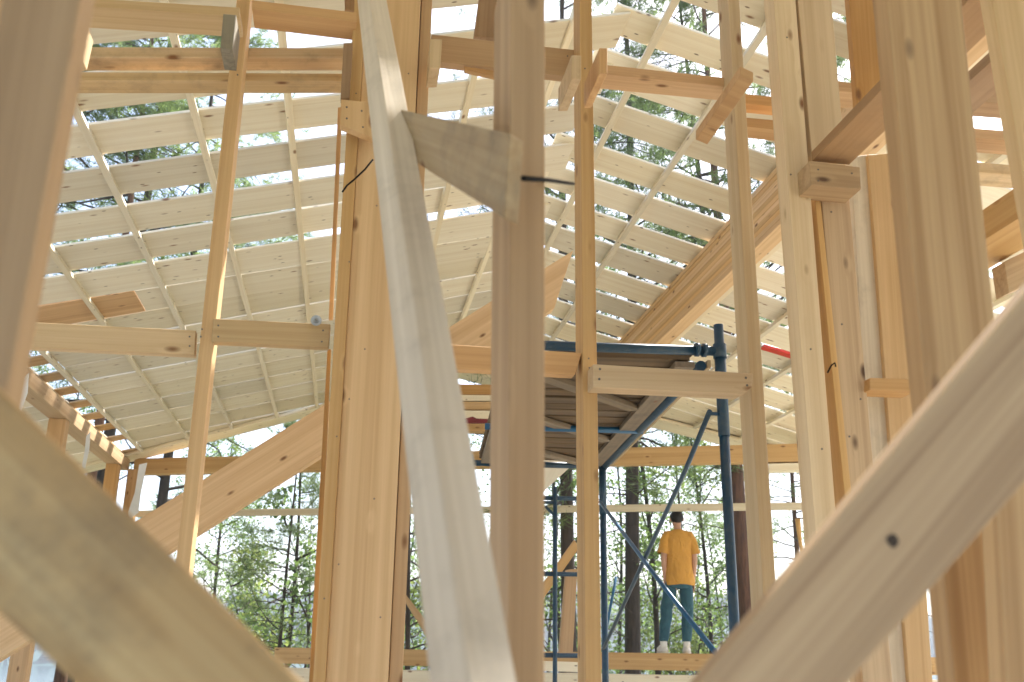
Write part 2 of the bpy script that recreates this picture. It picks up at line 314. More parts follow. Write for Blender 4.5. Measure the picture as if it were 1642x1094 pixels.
LROWS = [(3.35, 3.68), (3.9, 4.2), (4.38, 4.72), (5.02, 5.36), (5.567, 5.907), (6.112, 6.486), (6.661, 7.072), (7.217, 7.66), (7.767, 8.273), (8.344, 8.844), (8.882, 9.436), (9.482, 10.048), (10.078, 10.618), (10.648, 11.193), (11.223, 11.823), (11.853, 12.428), (12.458, 13.063), (13.093, 13.788), (13.818, 14.888)]
JL = {4: -1.09, 7: -0.54, 11: -1.71, 13: -0.54, 15: -1.09, 16: -2.31}
rnd = random.Random(11)
XS0, XS1 = -2.93, -3.19
for i, (a, b) in enumerate(LROWS):
    far = i >= 8
    xl = -4.6 if not far else XS0
    n = ORD[i + 1] if i + 1 < len(ORD) else str(i + 1)
    nm = "pale roof board of the left slope, %s row from the camera" % n
    jit = rnd.uniform(-0.004, 0.004)
    if i == 9:
        roof_board(a, b, -1.95, XR + 0.10, nm, GL)
        roof_board(a, b, xl, -1.956, "orange board piece joined at left end of a row on the left slope", GL, mat="pine_orange")
    else:
        xr_ = XR + rnd.uniform(0.0, 0.14) * (1 if b < 9 else 0)
        if i in JL:
            roof_board(a + 0.008, b + 0.01, xl, JL[i] - 0.004, nm + ", outer piece", GL, lift=abs(jit)); roof_board(a, b, JL[i] + 0.004, xr_, nm + ", inner piece", GL, lift=abs(jit))
        else: roof_board(a, b, xl, xr_, nm, GL, lift=abs(jit))
    if far:
        roof_board(a, b, -5.6, XS1, "overhang board outside the left wall plate, %s row counted from the camera" % n, "overhang boards outside the left wall")
        m_ = (a + b) / 2
        roof_board(m_ - 0.17, m_ + 0.09, XS1 + 0.002, XS0 - 0.002, "short bridging block over the left wall plate in row %s from the camera" % n, "short blocks over the left wall plate", mat="spruce_honey", name="bridging_block", lift=-0.002)
RROWS = [(3.55, 3.85), (4.08, 4.40), (4.50, 4.74), (5.0, 5.25), (5.45, 5.794), (5.996, 6.311), (6.595, 6.92), (7.115, 7.483), (7.656, 8.03), (8.163, 8.593), (8.709, 9.179), (9.294, 9.753), (9.854, 10.321), (10.40, 10.93), (11.03, 11.56), (11.60, 12.15), (12.17, 13.6)]
for i, (a, b) in enumerate(RROWS):
    roof_board(a, b, XR - 0.02 - rnd.uniform(0.0, 0.05), 8.2, "pale roof board on the right slope, %s row from the camera towards the far edge" % ORD[i + 1], GR, lift=0.026 + rnd.uniform(0, 0.003))
# unseen sheathing added over the camera to keep the near timbers in shade
for lo_, hi_, ye, lb in ((-4.6, XR - 0.02, 3.25, "unseen sheathing added above the camera for shade, left slope"), (XR + 0.02, 8.2, 2.15, "unseen sheathing added above the camera for shade, right slope")):
    q = [Vector((lo_, -4.0, rz(lo_) + 0.03)), Vector((hi_, -4.0, rz(hi_) + 0.03)), Vector((hi_, ye, rz(hi_) + 0.03)), Vector((lo_, ye, rz(lo_) + 0.03))]
    tag(solid("shade_sheathing", q, Vector((0, 0, 0.02)), "spruce_pale"), lb, "sheathing")
q = [Vector((XR + 0.02, 2.155, rz(XR + 0.02) + 0.03)), Vector((2.25, 2.155, rz(2.25) + 0.03)), Vector((2.25, 2.745, rz(2.25) + 0.03)), Vector((XR + 0.02, 2.745, rz(XR + 0.02) + 0.03))]  # added unseen to keep sun from the slot off the left timbers
tag(solid("shade_sheathing", q, Vector((0, 0, 0.02)), "spruce_pale"), "short unseen shade piece added next to the ridge above the camera", "sheathing")
q = [Vector((XR + 0.02, 2.75, rz(XR + 0.02) + 0.03)), Vector((8.2, 2.75, rz(8.2) + 0.03)), Vector((8.2, 3.25, rz(8.2) + 0.03)), Vector((XR + 0.02, 3.25, rz(XR + 0.02) + 0.03))]  # added unseen; the slot before it is left for sun on the right diagonal
tag(solid("shade_sheathing", q, Vector((0, 0, 0.02)), "spruce_pale"), "single wide unseen shade board added over the near wall, right slope", "sheathing")
# cover boards along the skewed far edge
for s, x0, x1, lb in ((-1, -4.7, XR, "pale edge board along the skewed far end of the left roof slope"), (1, XR, 6.8, "pale edge board along the skewed far end of the right roof slope")):
    q = [Vector((x0, yfar(x0) - 0.42, rz(x0) - 0.05)), Vector((x1, yfar(x1) - 0.42, rz(x1) - 0.05)), Vector((x1, yfar(x1) + 0.02, rz(x1) - 0.05)), Vector((x0, yfar(x0) + 0.02, rz(x0) - 0.05))]
    tag(solid("edge_board", q, Vector((0, 0, 0.045)), "spruce_pale", ax=q[1] - q[0]), lb, "edge board", "edge boards at the far end of the roof")
# battens run along the ridge, under the boards
BL = [(-2.94, 0.045), (-2.31, 0.045), (-1.71, 0.045), (-1.09, 0.045), (-0.54, 0.045), (0.04, 0.045), (0.62, 0.045), (1.18, 0.045)]
for i, (x, s) in enumerate(BL):
    z = rz(x) - 0.028 * S15; side = Vector((math.cos(R(15)), 0, math.sin(R(15))))
    tag(beam("batten", (x, 3.3, z), (x, yfar(x) - 0.44, z), s, 0.048, "spruce_pale", side), "thin batten under the left roof slope, %s up from the left eave" % ORD[i + 1], "batten", "battens under the left roof slope")
for i, x in enumerate([1.74, 2.29, 3.42, 4.05, 4.62, 5.22, 5.85]):
    z = rz(x) - 0.028 * S15; side = Vector((math.cos(R(15)), 0, -math.sin(R(15))))
    tag(beam("batten", (x, 3.3, z), (x, yfar(x) - 0.44, z), 0.045, 0.048, "spruce_pale", side), "thin batten under the right roof slope, %s down from the ridge" % ORD[i + 1], "batten", "battens under the right roof slope")
# glulam under the right slope
zt = rz(2.94) - 0.03
gl = empty("glulam_beam", (2.94, 2.2, zt - 0.45), "thick laminated beam running diagonally up under the right roof slope", "beam")
for k in range(10):
    z1 = zt - 0.052 - k * 0.040
    bxp("lamella", (2.94 + 0.0015 * (k % 2), 2.2, z1 - 0.0385), (3.08, 10.6, z1), "glulam", gl, 0.0012)
tag(bxp("packing_strip", (2.935, 2.2, zt - 0.05), (3.085, 10.6, zt - 0.004), "spruce_honey"), "narrow strip lying on top of the thick laminated roof beam", "strip")

# ---------------------------------------------------------------- left wall and skewed far wall
ZP = CZ + 2.58
Cn = Vector((-3.2, 14.7, 0)); Wd = Vector((math.cos(math.atan(0.364)), -math.sin(math.atan(0.364)), 0)); Wn = Vector((-Wd.y, Wd.x, 0))
tag(bxp("wall_plate", (-3.34, 4.5, ZP - 0.20), (-3.14, 14.55, ZP - 0.045), "spruce_honey"), "long top plate of the left wall under the roof blocks", "wall plate")
for i, (p, lb) in enumerate([(7.9, "nearest pale post under the left wall plate"), (11.2, "middle post under the left wall plate")]):
    tag(bxp("wall_post", (-3.33, p, 0), (-3.15, p + 0.16, ZP - 0.202), "pine_orange"), lb, "post", "posts of the left wall")
tag(bxp("wall_post", (-3.33, 14.0, 0), (-3.17, 14.18, ZP - 0.202), "pine_orange"), "orange corner post at the far end of the left wall", "post", "posts of the left wall")
tag(bxp("wall_post", (-3.1, 14.3, 0), (-2.95, 14.46, ZP - 0.215), "pine_orange"), "first post of the far wall right beside the corner post", "post")
def fw_beam(name, s0, s1, z0, z1, dep, mat, label, cat):
    a = Cn + Wd * s0; b = Cn + Wd * s1
    q = [Vector((a.x, a.y, z0)), Vector((b.x, b.y, z0)), Vector((b.x, b.y, z1)), Vector((a.x, a.y, z1))]
    return tag(solid(name, q, Wn * dep, mat, ax=Wd), label, cat)
fw_beam("far_top_beam", 0.1, 9.6, ZP - 0.23, ZP + 0.0, 0.14, "spruce_honey", "long orange top beam of the far wall with small knots", "beam")
fw_beam("far_rail", 0.2, 11.5, CZ + 1.74, CZ + 1.83, 0.05, "spruce_pale", "thin horizontal rail across the far wall opening", "rail")
fw_beam("far_sill", 2.5, 11.5, CZ - 0.20, CZ - 0.0, 0.22, "spruce_honey", "thick sill beam of the far wall that the man stands on", "beam")
fw_beam("low_sill", 2.0, 11.5, CZ - 0.46, CZ - 0.255, 0.24, "spruce_pale", "lower sill beam under the far wall sill", "beam")
for i, s in enumerate((2.9, 5.0, 6.55, 8.0, 9.4)):
    p = Cn + Wd * s
    tag(bxp("foundation_pier", (p.x - 0.12, p.y + 0.1, 0.0), (p.x + 0.12, p.y + 0.3, CZ - 0.462), "grey_brown"), "short foundation post carrying the far sill, %s from the left" % ORD[i + 1], "foundation post", "foundation posts under the far sill")
fw_beam("end_fascia", 9.0, 9.75, ZP - 0.34, ZP - 0.25, 0.2, "spruce_pale", "pale block end hanging under the right end of the far top beam", "block")
# loose timber at the far wall
piece("diagonal_brace", "thin diagonal brace behind the blue ladder frame", "brace", [(862, 948), (921, 866), (929, 878), (866, 968)], "spruce_honey", 10.6, 0.05)
piece("diagonal_brace", "thin diagonal brace low between the big post and the leaning timber", "brace", [(636, 943), (648, 950), (708, 1026), (704, 1052)], "spruce_honey", 11.5, 0.05)
piece("leaning_board", "orange board leaning by the blue ladder frame", "board", [(908, 914), (926, 912), (918, 1056), (896, 1056)], "pine_orange", 9.6, 0.06)
piece("loose_timber", "short pale timber lying at the foot of the blue ladder frame", "timber", [(868, 1060), (928, 1062), (928, 1078), (868, 1076)], "spruce_pale", 10.2, 0.1)
# stack of gable boards seen through the narrow slot
for i, (a, b, mt) in enumerate([(616, 633, "pine_orange"), (633, 643, "spruce_pale"), (644, 657, "spruce_honey"), (658, 678, "spruce_pale"), (679, 692, "spruce_honey")]):
    piece("gable_board", "stacked timber in the slot left of the centre post, %s from the top" % ORD[i + 1], "timber", [(700, a), (812, a + 1), (812, b), (700, b)], mt, 11.0 - 0.05 * i, 0.12, group="timbers stacked in the narrow slot")
piece("dark_strap", "dark red clamp lying on the stacked timbers in the slot", "clamp", [(742, 672), (758, 668), (764, 671), (785, 672), (785, 678), (742, 678)], "dark_red", 10.6, 0.05)
piece("cut_sheet", "pale triangular board end hanging below the scaffold deck", "board", [(868, 737), (923, 741), (870, 790)], "spruce_pale", 8.2, 0.03)
# long inclined glulam in the middle distance
piece("inclined_beam", "long laminated beam sloping up from lower left behind the big post", "beam", [(-60, 1008), (919, 402), (889, 494), (-60, 1095)], "glulam", 7.0, 0.12)

# ---------------------------------------------------------------- near wall: studs
YW = 3.62
def stud(label, pts, mat, Y=YW, d=0.13, name="stud", group="studs of the near wall", cat="stud", **k):
    return piece(name, label, cat, pts, mat, Y, d, group=group, **k)
stud("slim stud left of the big post, leaning outwards at its foot", [(386, -60), (408, -60), (274, 1190), (251, 1190)], "spruce_honey", d=0.10)
piece("thin_strip", "pale thin strip fixed along the back of the left stud", "strip", [(372, 168), (377, 176), (323, 690), (316, 700)], "spruce_whitish", 3.86, 0.03)
stud("stud in the middle with a big knot, just right of the centre post", [(929, -60), (948, -60), (966, 1190), (940, 1190)], "spruce_honey", d=0.125)
stud("pale stud to the right of the blue scaffold post", [(1164, -60), (1182, -60), (1260, 1190), (1238, 1190)], "spruce_light", d=0.125)
stud("left board of the big built-up post", [(572, -60), (591, -60), (516, 1190), (496, 1190)], "spruce_honey", Y=3.55, d=0.12)
stud("broad flat centre board of the big built-up post", [(591.4, -60), (677.6, -60), (617.8, 1190), (516.4, 1190)], "spruce_honey", Y=3.565, d=0.10, name="post_board", group=None, cat="post")
stud("orange right-hand board of the big built-up post", [(679, -60), (696, -60), (641, 1190), (619, 1190)], "pine_orange", Y=3.58, d=0.12)
piece("thin_strip", "thin orange strip just left of the big built-up post", "strip", [(542, 172), (549, 172), (534, 512), (527, 512)], "pine_orange", 3.8, 0.02)
piece("thin_strip", "lower thin orange strip left of the big post, down to the sloping beam", "strip", [(525, 560), (531, 560), (503, 1190), (490, 1190)], "pine_orange", 3.76, 0.03)
# right-hand built-up post
stud("pale wide stud at the left of the right-hand built-up post", [(1236, -60), (1271, -60), (1369, 1190), (1334, 1190)], "spruce_light", Y=3.1, d=0.09)
piece("post_board", "broad pale board above the wooden block on the right-hand post", "board", [(1274, -60), (1328, -60), (1356, 262), (1303, 262)], "spruce_stud", 3.12, 0.10)
piece("thin_strip", "yellowish narrow strip between the right stud and the brown board", "strip", [(1305, 304), (1314, 304), (1372, 850), (1360, 850)], "spruce_honey", 3.13, 0.10)
piece("post_board", "brown knotty board below the wooden block on the right-hand post", "board", [(1316, 304), (1361, 304), (1440, 1190), (1392, 1190)], "pine_pink", 3.14, 0.09)
piece("rough_board", "pale rough board with grey marks right of the brown board", "board", [(1364, 252), (1391, 248), (1464, 1190), (1420, 1190)], "spruce_whitish", 3.3, 0.05)
piece("yellow_board", "yellow board between the rough pale board and the big blurred upright", "board", [(1392, 248), (1440, 246), (1502, 1190), (1465, 1190)], "spruce_honey", 3.28, 0.06)
piece("blocking", "short brown blocking between the right-hand boards", "blocking", [(1395, 606), (1470, 608), (1470, 628), (1395, 625)], "pine_orange", 3.1, 0.10)
piece("orange_board", "upright orange board at the top right of the frame", "board", [(1357, -60), (1404, -60), (1418, 180), (1376, 180)], "pine_orange", 3.3, 0.04)
# horizontal blocking rows
piece("blocking", "left horizontal blocking between the blurred upright and the slim stud", "blocking", [(-60, 511), (314, 530), (312, 569), (-60, 552)], "spruce_stud", 3.66, 0.045, group="horizontal blockings of the near wall")
piece("blocking", "horizontal blocking between the slim stud and the big post, bolt above it", "blocking", [(342, 511), (530, 520), (527, 557), (339, 548)], "spruce_stud", 3.6, 0.045, group="horizontal blockings of the near wall")
piece("blocking", "horizontal blocking in the middle, passing behind the centre post", "blocking", [(668, 549), (933, 566), (922, 601), (668, 588)], "pine_orange", 3.64, 0.06, group="horizontal blockings of the near wall")
piece("blocking", "horizontal blocking in front of the blue scaffold deck", "blocking", [(951, 584), (1207, 599), (1206, 621), (1192, 632), (951, 621)], "spruce_stud", 3.52, 0.09, group="horizontal blockings of the near wall")
# header plates
GH = "flat header timbers of the near wall"
piece("header", "upper one of two flat header timbers at the upper left", "header", [(60, 75), (551, 77), (551, 93), (60, 92)], "dirty_beam", 3.72, 0.10, group=GH)
piece("header", "lower one of two flat header timbers at the upper left, dirty underside", "header", [(60, 115), (551, 118), (551, 130), (60, 129)], "dirty_beam", 3.74, 0.10, group=GH)
piece("header", "topmost flat timber between the blurred upright and the slim stud", "header", [(100, -6), (384, 12), (384, 27), (100, 8)], "spruce_stud", 3.4, 0.14, group=GH)
piece("header", "topmost flat timber between the slim stud and the big post", "header", [(404, 0), (572, 20), (572, 36), (404, 15)], "pine_orange", 3.5, 0.13, group=GH)
piece("header", "tall header board from the big post to the middle stud", "header", [(692, 55), (922, 80), (922, 124), (692, 98)], "pine_orange", 3.75, 0.05, group=GH)
piece("header", "flat header with a large knot between the middle stud and the inclined stick", "header", [(945, 101), (1185, 127), (1185, 141), (945, 117)], "pine_orange", 3.72, 0.12, group=GH)
piece("header", "upper short header between the pale stud and the right-hand post", "header", [(1190, 150), (1250, 156), (1252, 172), (1192, 166)], "pine_orange", 3.85, 0.08, group=GH)
piece("header", "lower short header between the pale stud and the right-hand post", "header", [(1192, 188), (1255, 194), (1257, 210), (1194, 203)], "pine_orange", 3.85, 0.10, group=GH)
piece("header", "short dark header between the broad board and the orange board", "header", [(1340, 130), (1385, 134), (1387, 150), (1342, 146)], "pine_orange", 3.85, 0.14, group=GH)
piece("header_end", "small board end under the tall header right of the big post", "board end", [(744, 106), (800, 114), (800, 124), (746, 112)], "pine_orange", 3.72, 0.03)
piece("dark_rafter_end", "dark brown timber end hanging at the top beside the centre post", "timber end", [(776, -60), (800, -60), (800, 61), (760, 58)], "grey_brown", 3.9, 0.05)
piece("dark_rafter_end", "dark square timber end above the big post", "timber end", [(552, -30), (570, -30), (570, 17), (553, 16)], "grey_brown", 3.8, 0.05)
# nailed blocks and stubs
GB = "short blocks nailed to the header timbers"
piece("nail_block", "grey sawn block end standing against the slim stud at upper left", "block", [(358, 22), (379, 24), (373, 80), (353, 78)], "end_grain", 3.2, 0.14, group=GB)
piece("nail_block", "pale block beside the left blurred upright at the header", "block", [(118, 40), (141, 44), (130, 92), (112, 96)], "spruce_stud", 3.0, 0.08, group=GB)
piece("nail_block", "brown upright block at the left side of the big post top", "block", [(551, 69), (566, 69), (560, 158), (546, 158)], "grey_brown", 3.5, 0.04, group=GB)
piece("nail_block", "pale block at the right side of the big post top", "block", [(690, 62), (709, 63), (706, 108), (688, 109)], "spruce_stud", 3.4, 0.15, group=GB)
piece("nail_block", "short cross piece nailed over the left board of the big post", "block", [(547, 159), (600, 165), (600, 222), (545, 200)], "spruce_honey", 3.46, 0.045, group=GB)
piece("nail_block", "stub with pale sawn end pointing at the camera left of the middle stud", "block", [(916, 89), (932, 89), (932, 127), (916, 127)], "dirty_beam", 3.2, 0.24, group=GB)
piece("nail_block", "stub with thin pale end pointing at the camera right of the middle stud", "block", [(961, 77), (974, 77), (974, 118), (961, 118)], "pine_orange", 3.2, 0.26, group=GB)
piece("nail_block", "long inclined stick crossing the top of the pale stud", "block", [(1187, 106), (1208, 116), (1208, 131), (1187, 122)], "pine_orange", 2.95, 0.48, group=GB)
piece("wall_block", "brown block under the shelf-like timber on the right-hand post", "block", [(1298, 258), (1379, 268), (1381, 304), (1301, 297)], "pine_pink", 3.0, 0.12)
# flat timber running towards the camera above the block (shelf-like)
a = at(1302, 259, 3.05)
tag(bxp("flat_timber", (a.x, 1.3, a.z), (a.x + 0.15, 3.05, a.z + 0.04), "grey_brown"), "shelf-like flat timber running towards the camera above the brown block", "timber")
a = at(1568, 118, 3.0)
tag(bxp("flat_timber", (a.x, 1.3, a.z), (a.x + 0.16, 3.6, a.z + 0.045), "grey_brown"), "flat timber running towards the camera at the far upper right", "timber")
a = at(1602, 370, 3.0)
tag(bxp("flat_timber", (a.x, 1.6, a.z), (a.x + 0.2, 3.6, a.z + 0.12), "spruce_honey"), "thick timber end peeking out right of the big blurred upright", "timber")
GX = "cross timbers behind the right-hand uprights"
for i, (y0, y1, mt, w_) in enumerate([(146, 165, "pine_orange", "first"), (208, 224, "pine_orange", "second"), (262, 278, "dirty_beam", "third")]):
    piece("cross_timber", "cross timber right of the big blurred upright, %s from the top" % w_, "timber", [(1540, y0 - 4), (1665, y0 + 6), (1665, y1 + 6), (1540, y1 - 4)], mt, 3.7, 0.13, group=GX)
piece("cross_timber", "sloping timber low at the far right edge above the big diagonal", "timber", [(1596, 345), (1665, 300), (1665, 345), (1604, 392)], "spruce_honey", 3.4, 0.06, group=GX)
piece("cross_timber", "brown timber at the right edge just above the big diagonal", "timber", [(1610, 420), (1665, 392), (1665, 450), (1618, 470)], "pine_pink", 3.2, 0.08, group=GX)

# ---------------------------------------------------------------- foreground timbers (out of focus)
piece("blurred_upright", "large blurred upright at the left edge of the view", "upright", [(28, -170), (162, -170), (-38, 900), (-130, 900)], "brown_pine", 0.95, 0.045)
piece("blurred_upright", "orange-brown upright behind the large blurred one at the left edge", "upright", [(-70, -170), (62, -170), (-60, 900), (-190, 900)], "pine_orange", 1.2, 0.045)
piece("diagonal_timber", "blurred diagonal timber falling from the left edge to the bottom", "diagonal timber", [(-130, 500), (620, 1228), (260, 1228), (-130, 860)], "weathered", 0.80, 0.035)
piece("diagonal_timber", "blurred diagonal timber rising from the bottom to the right edge, one dark knot", "diagonal timber", [(1760, 330), (1035, 1200), (1270, 1200), (1760, 640)], "streaky_pine", 0.90, 0.030)
piece("centre_post", "blurred centre post in front of the whole frame", "post", [(819, -90), (874, -90), (873, 1190), (814, 1190)], "brown_pine", 1.45, 0.20)
piece("leaning_timber", "whitish timber leaning from top left to the foot of the centre post", "leaning timber", [(584, -60, 2.9), (609, -60, 2.9), (849, 1190, 0.95), (766, 1190, 0.95)], "spruce_whitish", dv=(-0.035, 0.05, 0.0))
piece("wedge_block", "dirty tapering block wedged between leaning timber and centre post", "block", [(640, 175, 2.0), (817, 214, 1.22), (808, 350, 1.22), (650, 250, 2.0)], "weathered", dv=(0.024, 0.02, 0))
piece("blurred_upright", "wide pinkish blurred upright on the right", "upright", [(1412, -90), (1533, -90), (1665, 1190), (1541, 1190)], "pine_pink", 1.5, 0.05)
piece("blurred_upright", "pale blurred upright at the right edge of the view", "upright", [(1574, -90), (1712, -90), (1820, 620), (1702, 620)], "spruce_stud", 1.9, 0.045)
piece("blurred_upright", "brownish upright below the diagonal timber at the lower right corner", "upright", [(1592, 700), (1760, 700), (1800, 1190), (1618, 1190)], "pine_pink", 1.35, 0.04)
kc = at(1432, 867, 0.899); bm = bmesh.new()
rk = random.Random(2); kv = [bm.verts.new((kc.x + 0.0062 * rk.uniform(.85, 1.1) * math.cos(a * .3927), kc.y, kc.z + 0.0068 * rk.uniform(.85, 1.1) * math.sin(a * .3927))) for a in range(16)]
bm.faces.new(kv); kr = bmesh.ops.extrude_face_region(bm, geom=bm.faces[:]); bmesh.ops.translate(bm, vec=(0, 0.006, 0), verts=[v for v in kr["geom"] if isinstance(v, bmesh.types.BMVert)])
bmesh.ops.recalc_face_normals(bm, faces=bm.faces)
plain("knot_wood", (0.055, 0.035, 0.022), 0.7, noise=0.4, scale=90)
dgo = [o for o in COL.objects if o.name.startswith("diagonal_timber")][1]
ko = link("knot", bm, "knot_wood", dgo); ko.matrix_parent_inverse = dgo.matrix_world.inverted()
# bolt, wires and nails
b0 = at(507, 514, 3.55)
t = empty("bolt", b0, "round steel bolt with washer on top of the horizontal blocking", "bolt")
def disc(name, r, dd, y, parent, mat, seg=20):
    bm = bmesh.new(); bmesh.ops.create_cone(bm, cap_ends=True, segments=seg, radius1=r, radius2=r * 0.96, depth=dd)
    bmesh.ops.rotate(bm, verts=bm.verts, matrix=Matrix.Rotation(R(90), 3, 'X')); bmesh.ops.translate(bm, verts=bm.verts, vec=(0, y, 0)); return link(name, bm, mat, parent)
disc("washer", 0.021, 0.004, 0.0, t, "steel"); disc("nut", 0.012, 0.012, -0.008, t, "steel", 6); disc("thread", 0.006, 0.05, -0.012, t, "steel", 12)
tag(tube("bent_wire", [at(598, 256, 3.3), at(585, 272, 3.3), at(568, 288, 3.3), at(556, 298, 3.3), at(549, 308, 3.3)], 0.0035, "dark_wire"), "dark bent wire hanging left of the leaning timber", "wire")
tag(tube("long_nail", [at(838, 286, 1.25), at(880, 289, 1.5), at(920, 295, 1.8)], [0.0042, 0.0040, 0.003], "dark_wire"), "long dark nail sticking out right of the wedge block", "nail")
tag(tube("hook_nail", [at(1327, 598, 3.05), at(1333, 586, 3.04), at(1339, 582, 3.03), at(1340, 588, 3.03)], 0.003, "dark_wire"), "small bent nail in the right-hand post", "nail")
def nails(owner, pts, Y, r=0.0035):
    for px, py in pts:
        p = at(px, py, Y - 0.0008); bm = bmesh.new(); bmesh.ops.create_cone(bm, cap_ends=True, segments=10, radius1=r, radius2=r, depth=0.0016)
        bmesh.ops.rotate(bm, verts=bm.verts, matrix=Matrix.Rotation(R(90), 3, 'X')); bmesh.ops.translate(bm, verts=bm.verts, vec=p)
        o = link("nail_head", bm, "nail_steel", owner); o.matrix_parent_inverse = owner.matrix_world.inverted()
plain("nail_steel", (0.16, 0.15, 0.14), 0.45, 0.7, 0.5)
bpy.context.view_layer.update()
def byl(t): return [o for o in COL.objects if t in str(o.get("label", ""))][0]
nails(byl("horizontal blocking in front of"), [(1196, 606), (1198, 618), (962, 592), (961, 608)], 3.52, .005)
nails(byl("left horizontal blocking between"), [(304, 540), (304, 555)], 3.66)
nails(byl("horizontal blocking between the slim stud"), [(350, 522), (350, 540), (518, 530), (516, 548)], 3.6)
nails(byl("broad flat centre board"), [(612, 120), (655, 118), (604, 330), (648, 470), (585, 560), (560, 640), (600, 800), (543, 905), (610, 990)], 3.565, .003)
nails(byl("left board of the big"), [(571, 150), (560, 420), (540, 700), (520, 960)], 3.55, .003)
nails(byl("slim stud left of the big"), [(381, 120), (384, 24), (322, 540), (324, 528)], YW)
nails(byl("stud in the middle with a big knot"), [(938, 110), (940, 130), (944, 575), (945, 590)], YW)
nails(byl("pale wide stud at the left"), [(1262, 60), (1268, 280), (1290, 300), (1300, 560), (1318, 720)], 3.1)
nails(byl("short cross piece nailed"), [(556, 172), (556, 190), (580, 178), (582, 204)], 3.46, .004)
nails(byl("brown block under the shelf"), [(1312, 272), (1366, 278), (1312, 290)], 3.0)
nails(byl("brown knotty board below"), [(1333, 340), (1350, 520), (1380, 640), (1362, 700)], 3.14)
nails(byl("tall header board from"), [(700, 66), (702, 90), (910, 90), (910, 112)], 3.75)
# red spirit level on the roof
rp = [Vector((X, Y, rz(X) + 0.012)) for X, Y in ((4.22, 9.29), (5.0, 9.24))]
tag(beam("spirit_level", rp[0], rp[1], 0.10, 0.035, "red_paint", Vector((0, 1, 0))), "red spirit level lying over a gap in the right roof slope", "spirit level")
# white film by the left corner, wooden handle at right
def film(lb, pts, Y, d=0.01):
    piece("plastic_film", lb, "plastic film", pts, "white_film", Y, d)
film("white plastic film hanging beside the far corner post", [(223, 745), (236, 742), (226, 790), (222, 822), (207, 834), (205, 822), (216, 790)], 14.1)
film("white plastic film beside the nearest left wall post", [(38, 605), (46, 598), (44, 630), (33, 660), (26, 656), (34, 630)], 7.95)
film("white plastic film beside the middle left wall post", [(138, 700), (145, 692), (143, 720), (136, 752), (131, 748), (136, 720)], 11.25)
tag(tube("wooden_handle", [at(1279, 832, 9.5), at(1281, 850, 9.5), at(1283, 868, 9.5), at(1287, 890, 9.5), at(1290, 990, 9.5)], [0.028, 0.024, 0.018, 0.018, 0.022], "MAT" if False else "spruce_honey"), "curved wooden tool handle standing beyond the right-hand post", "tool handle")

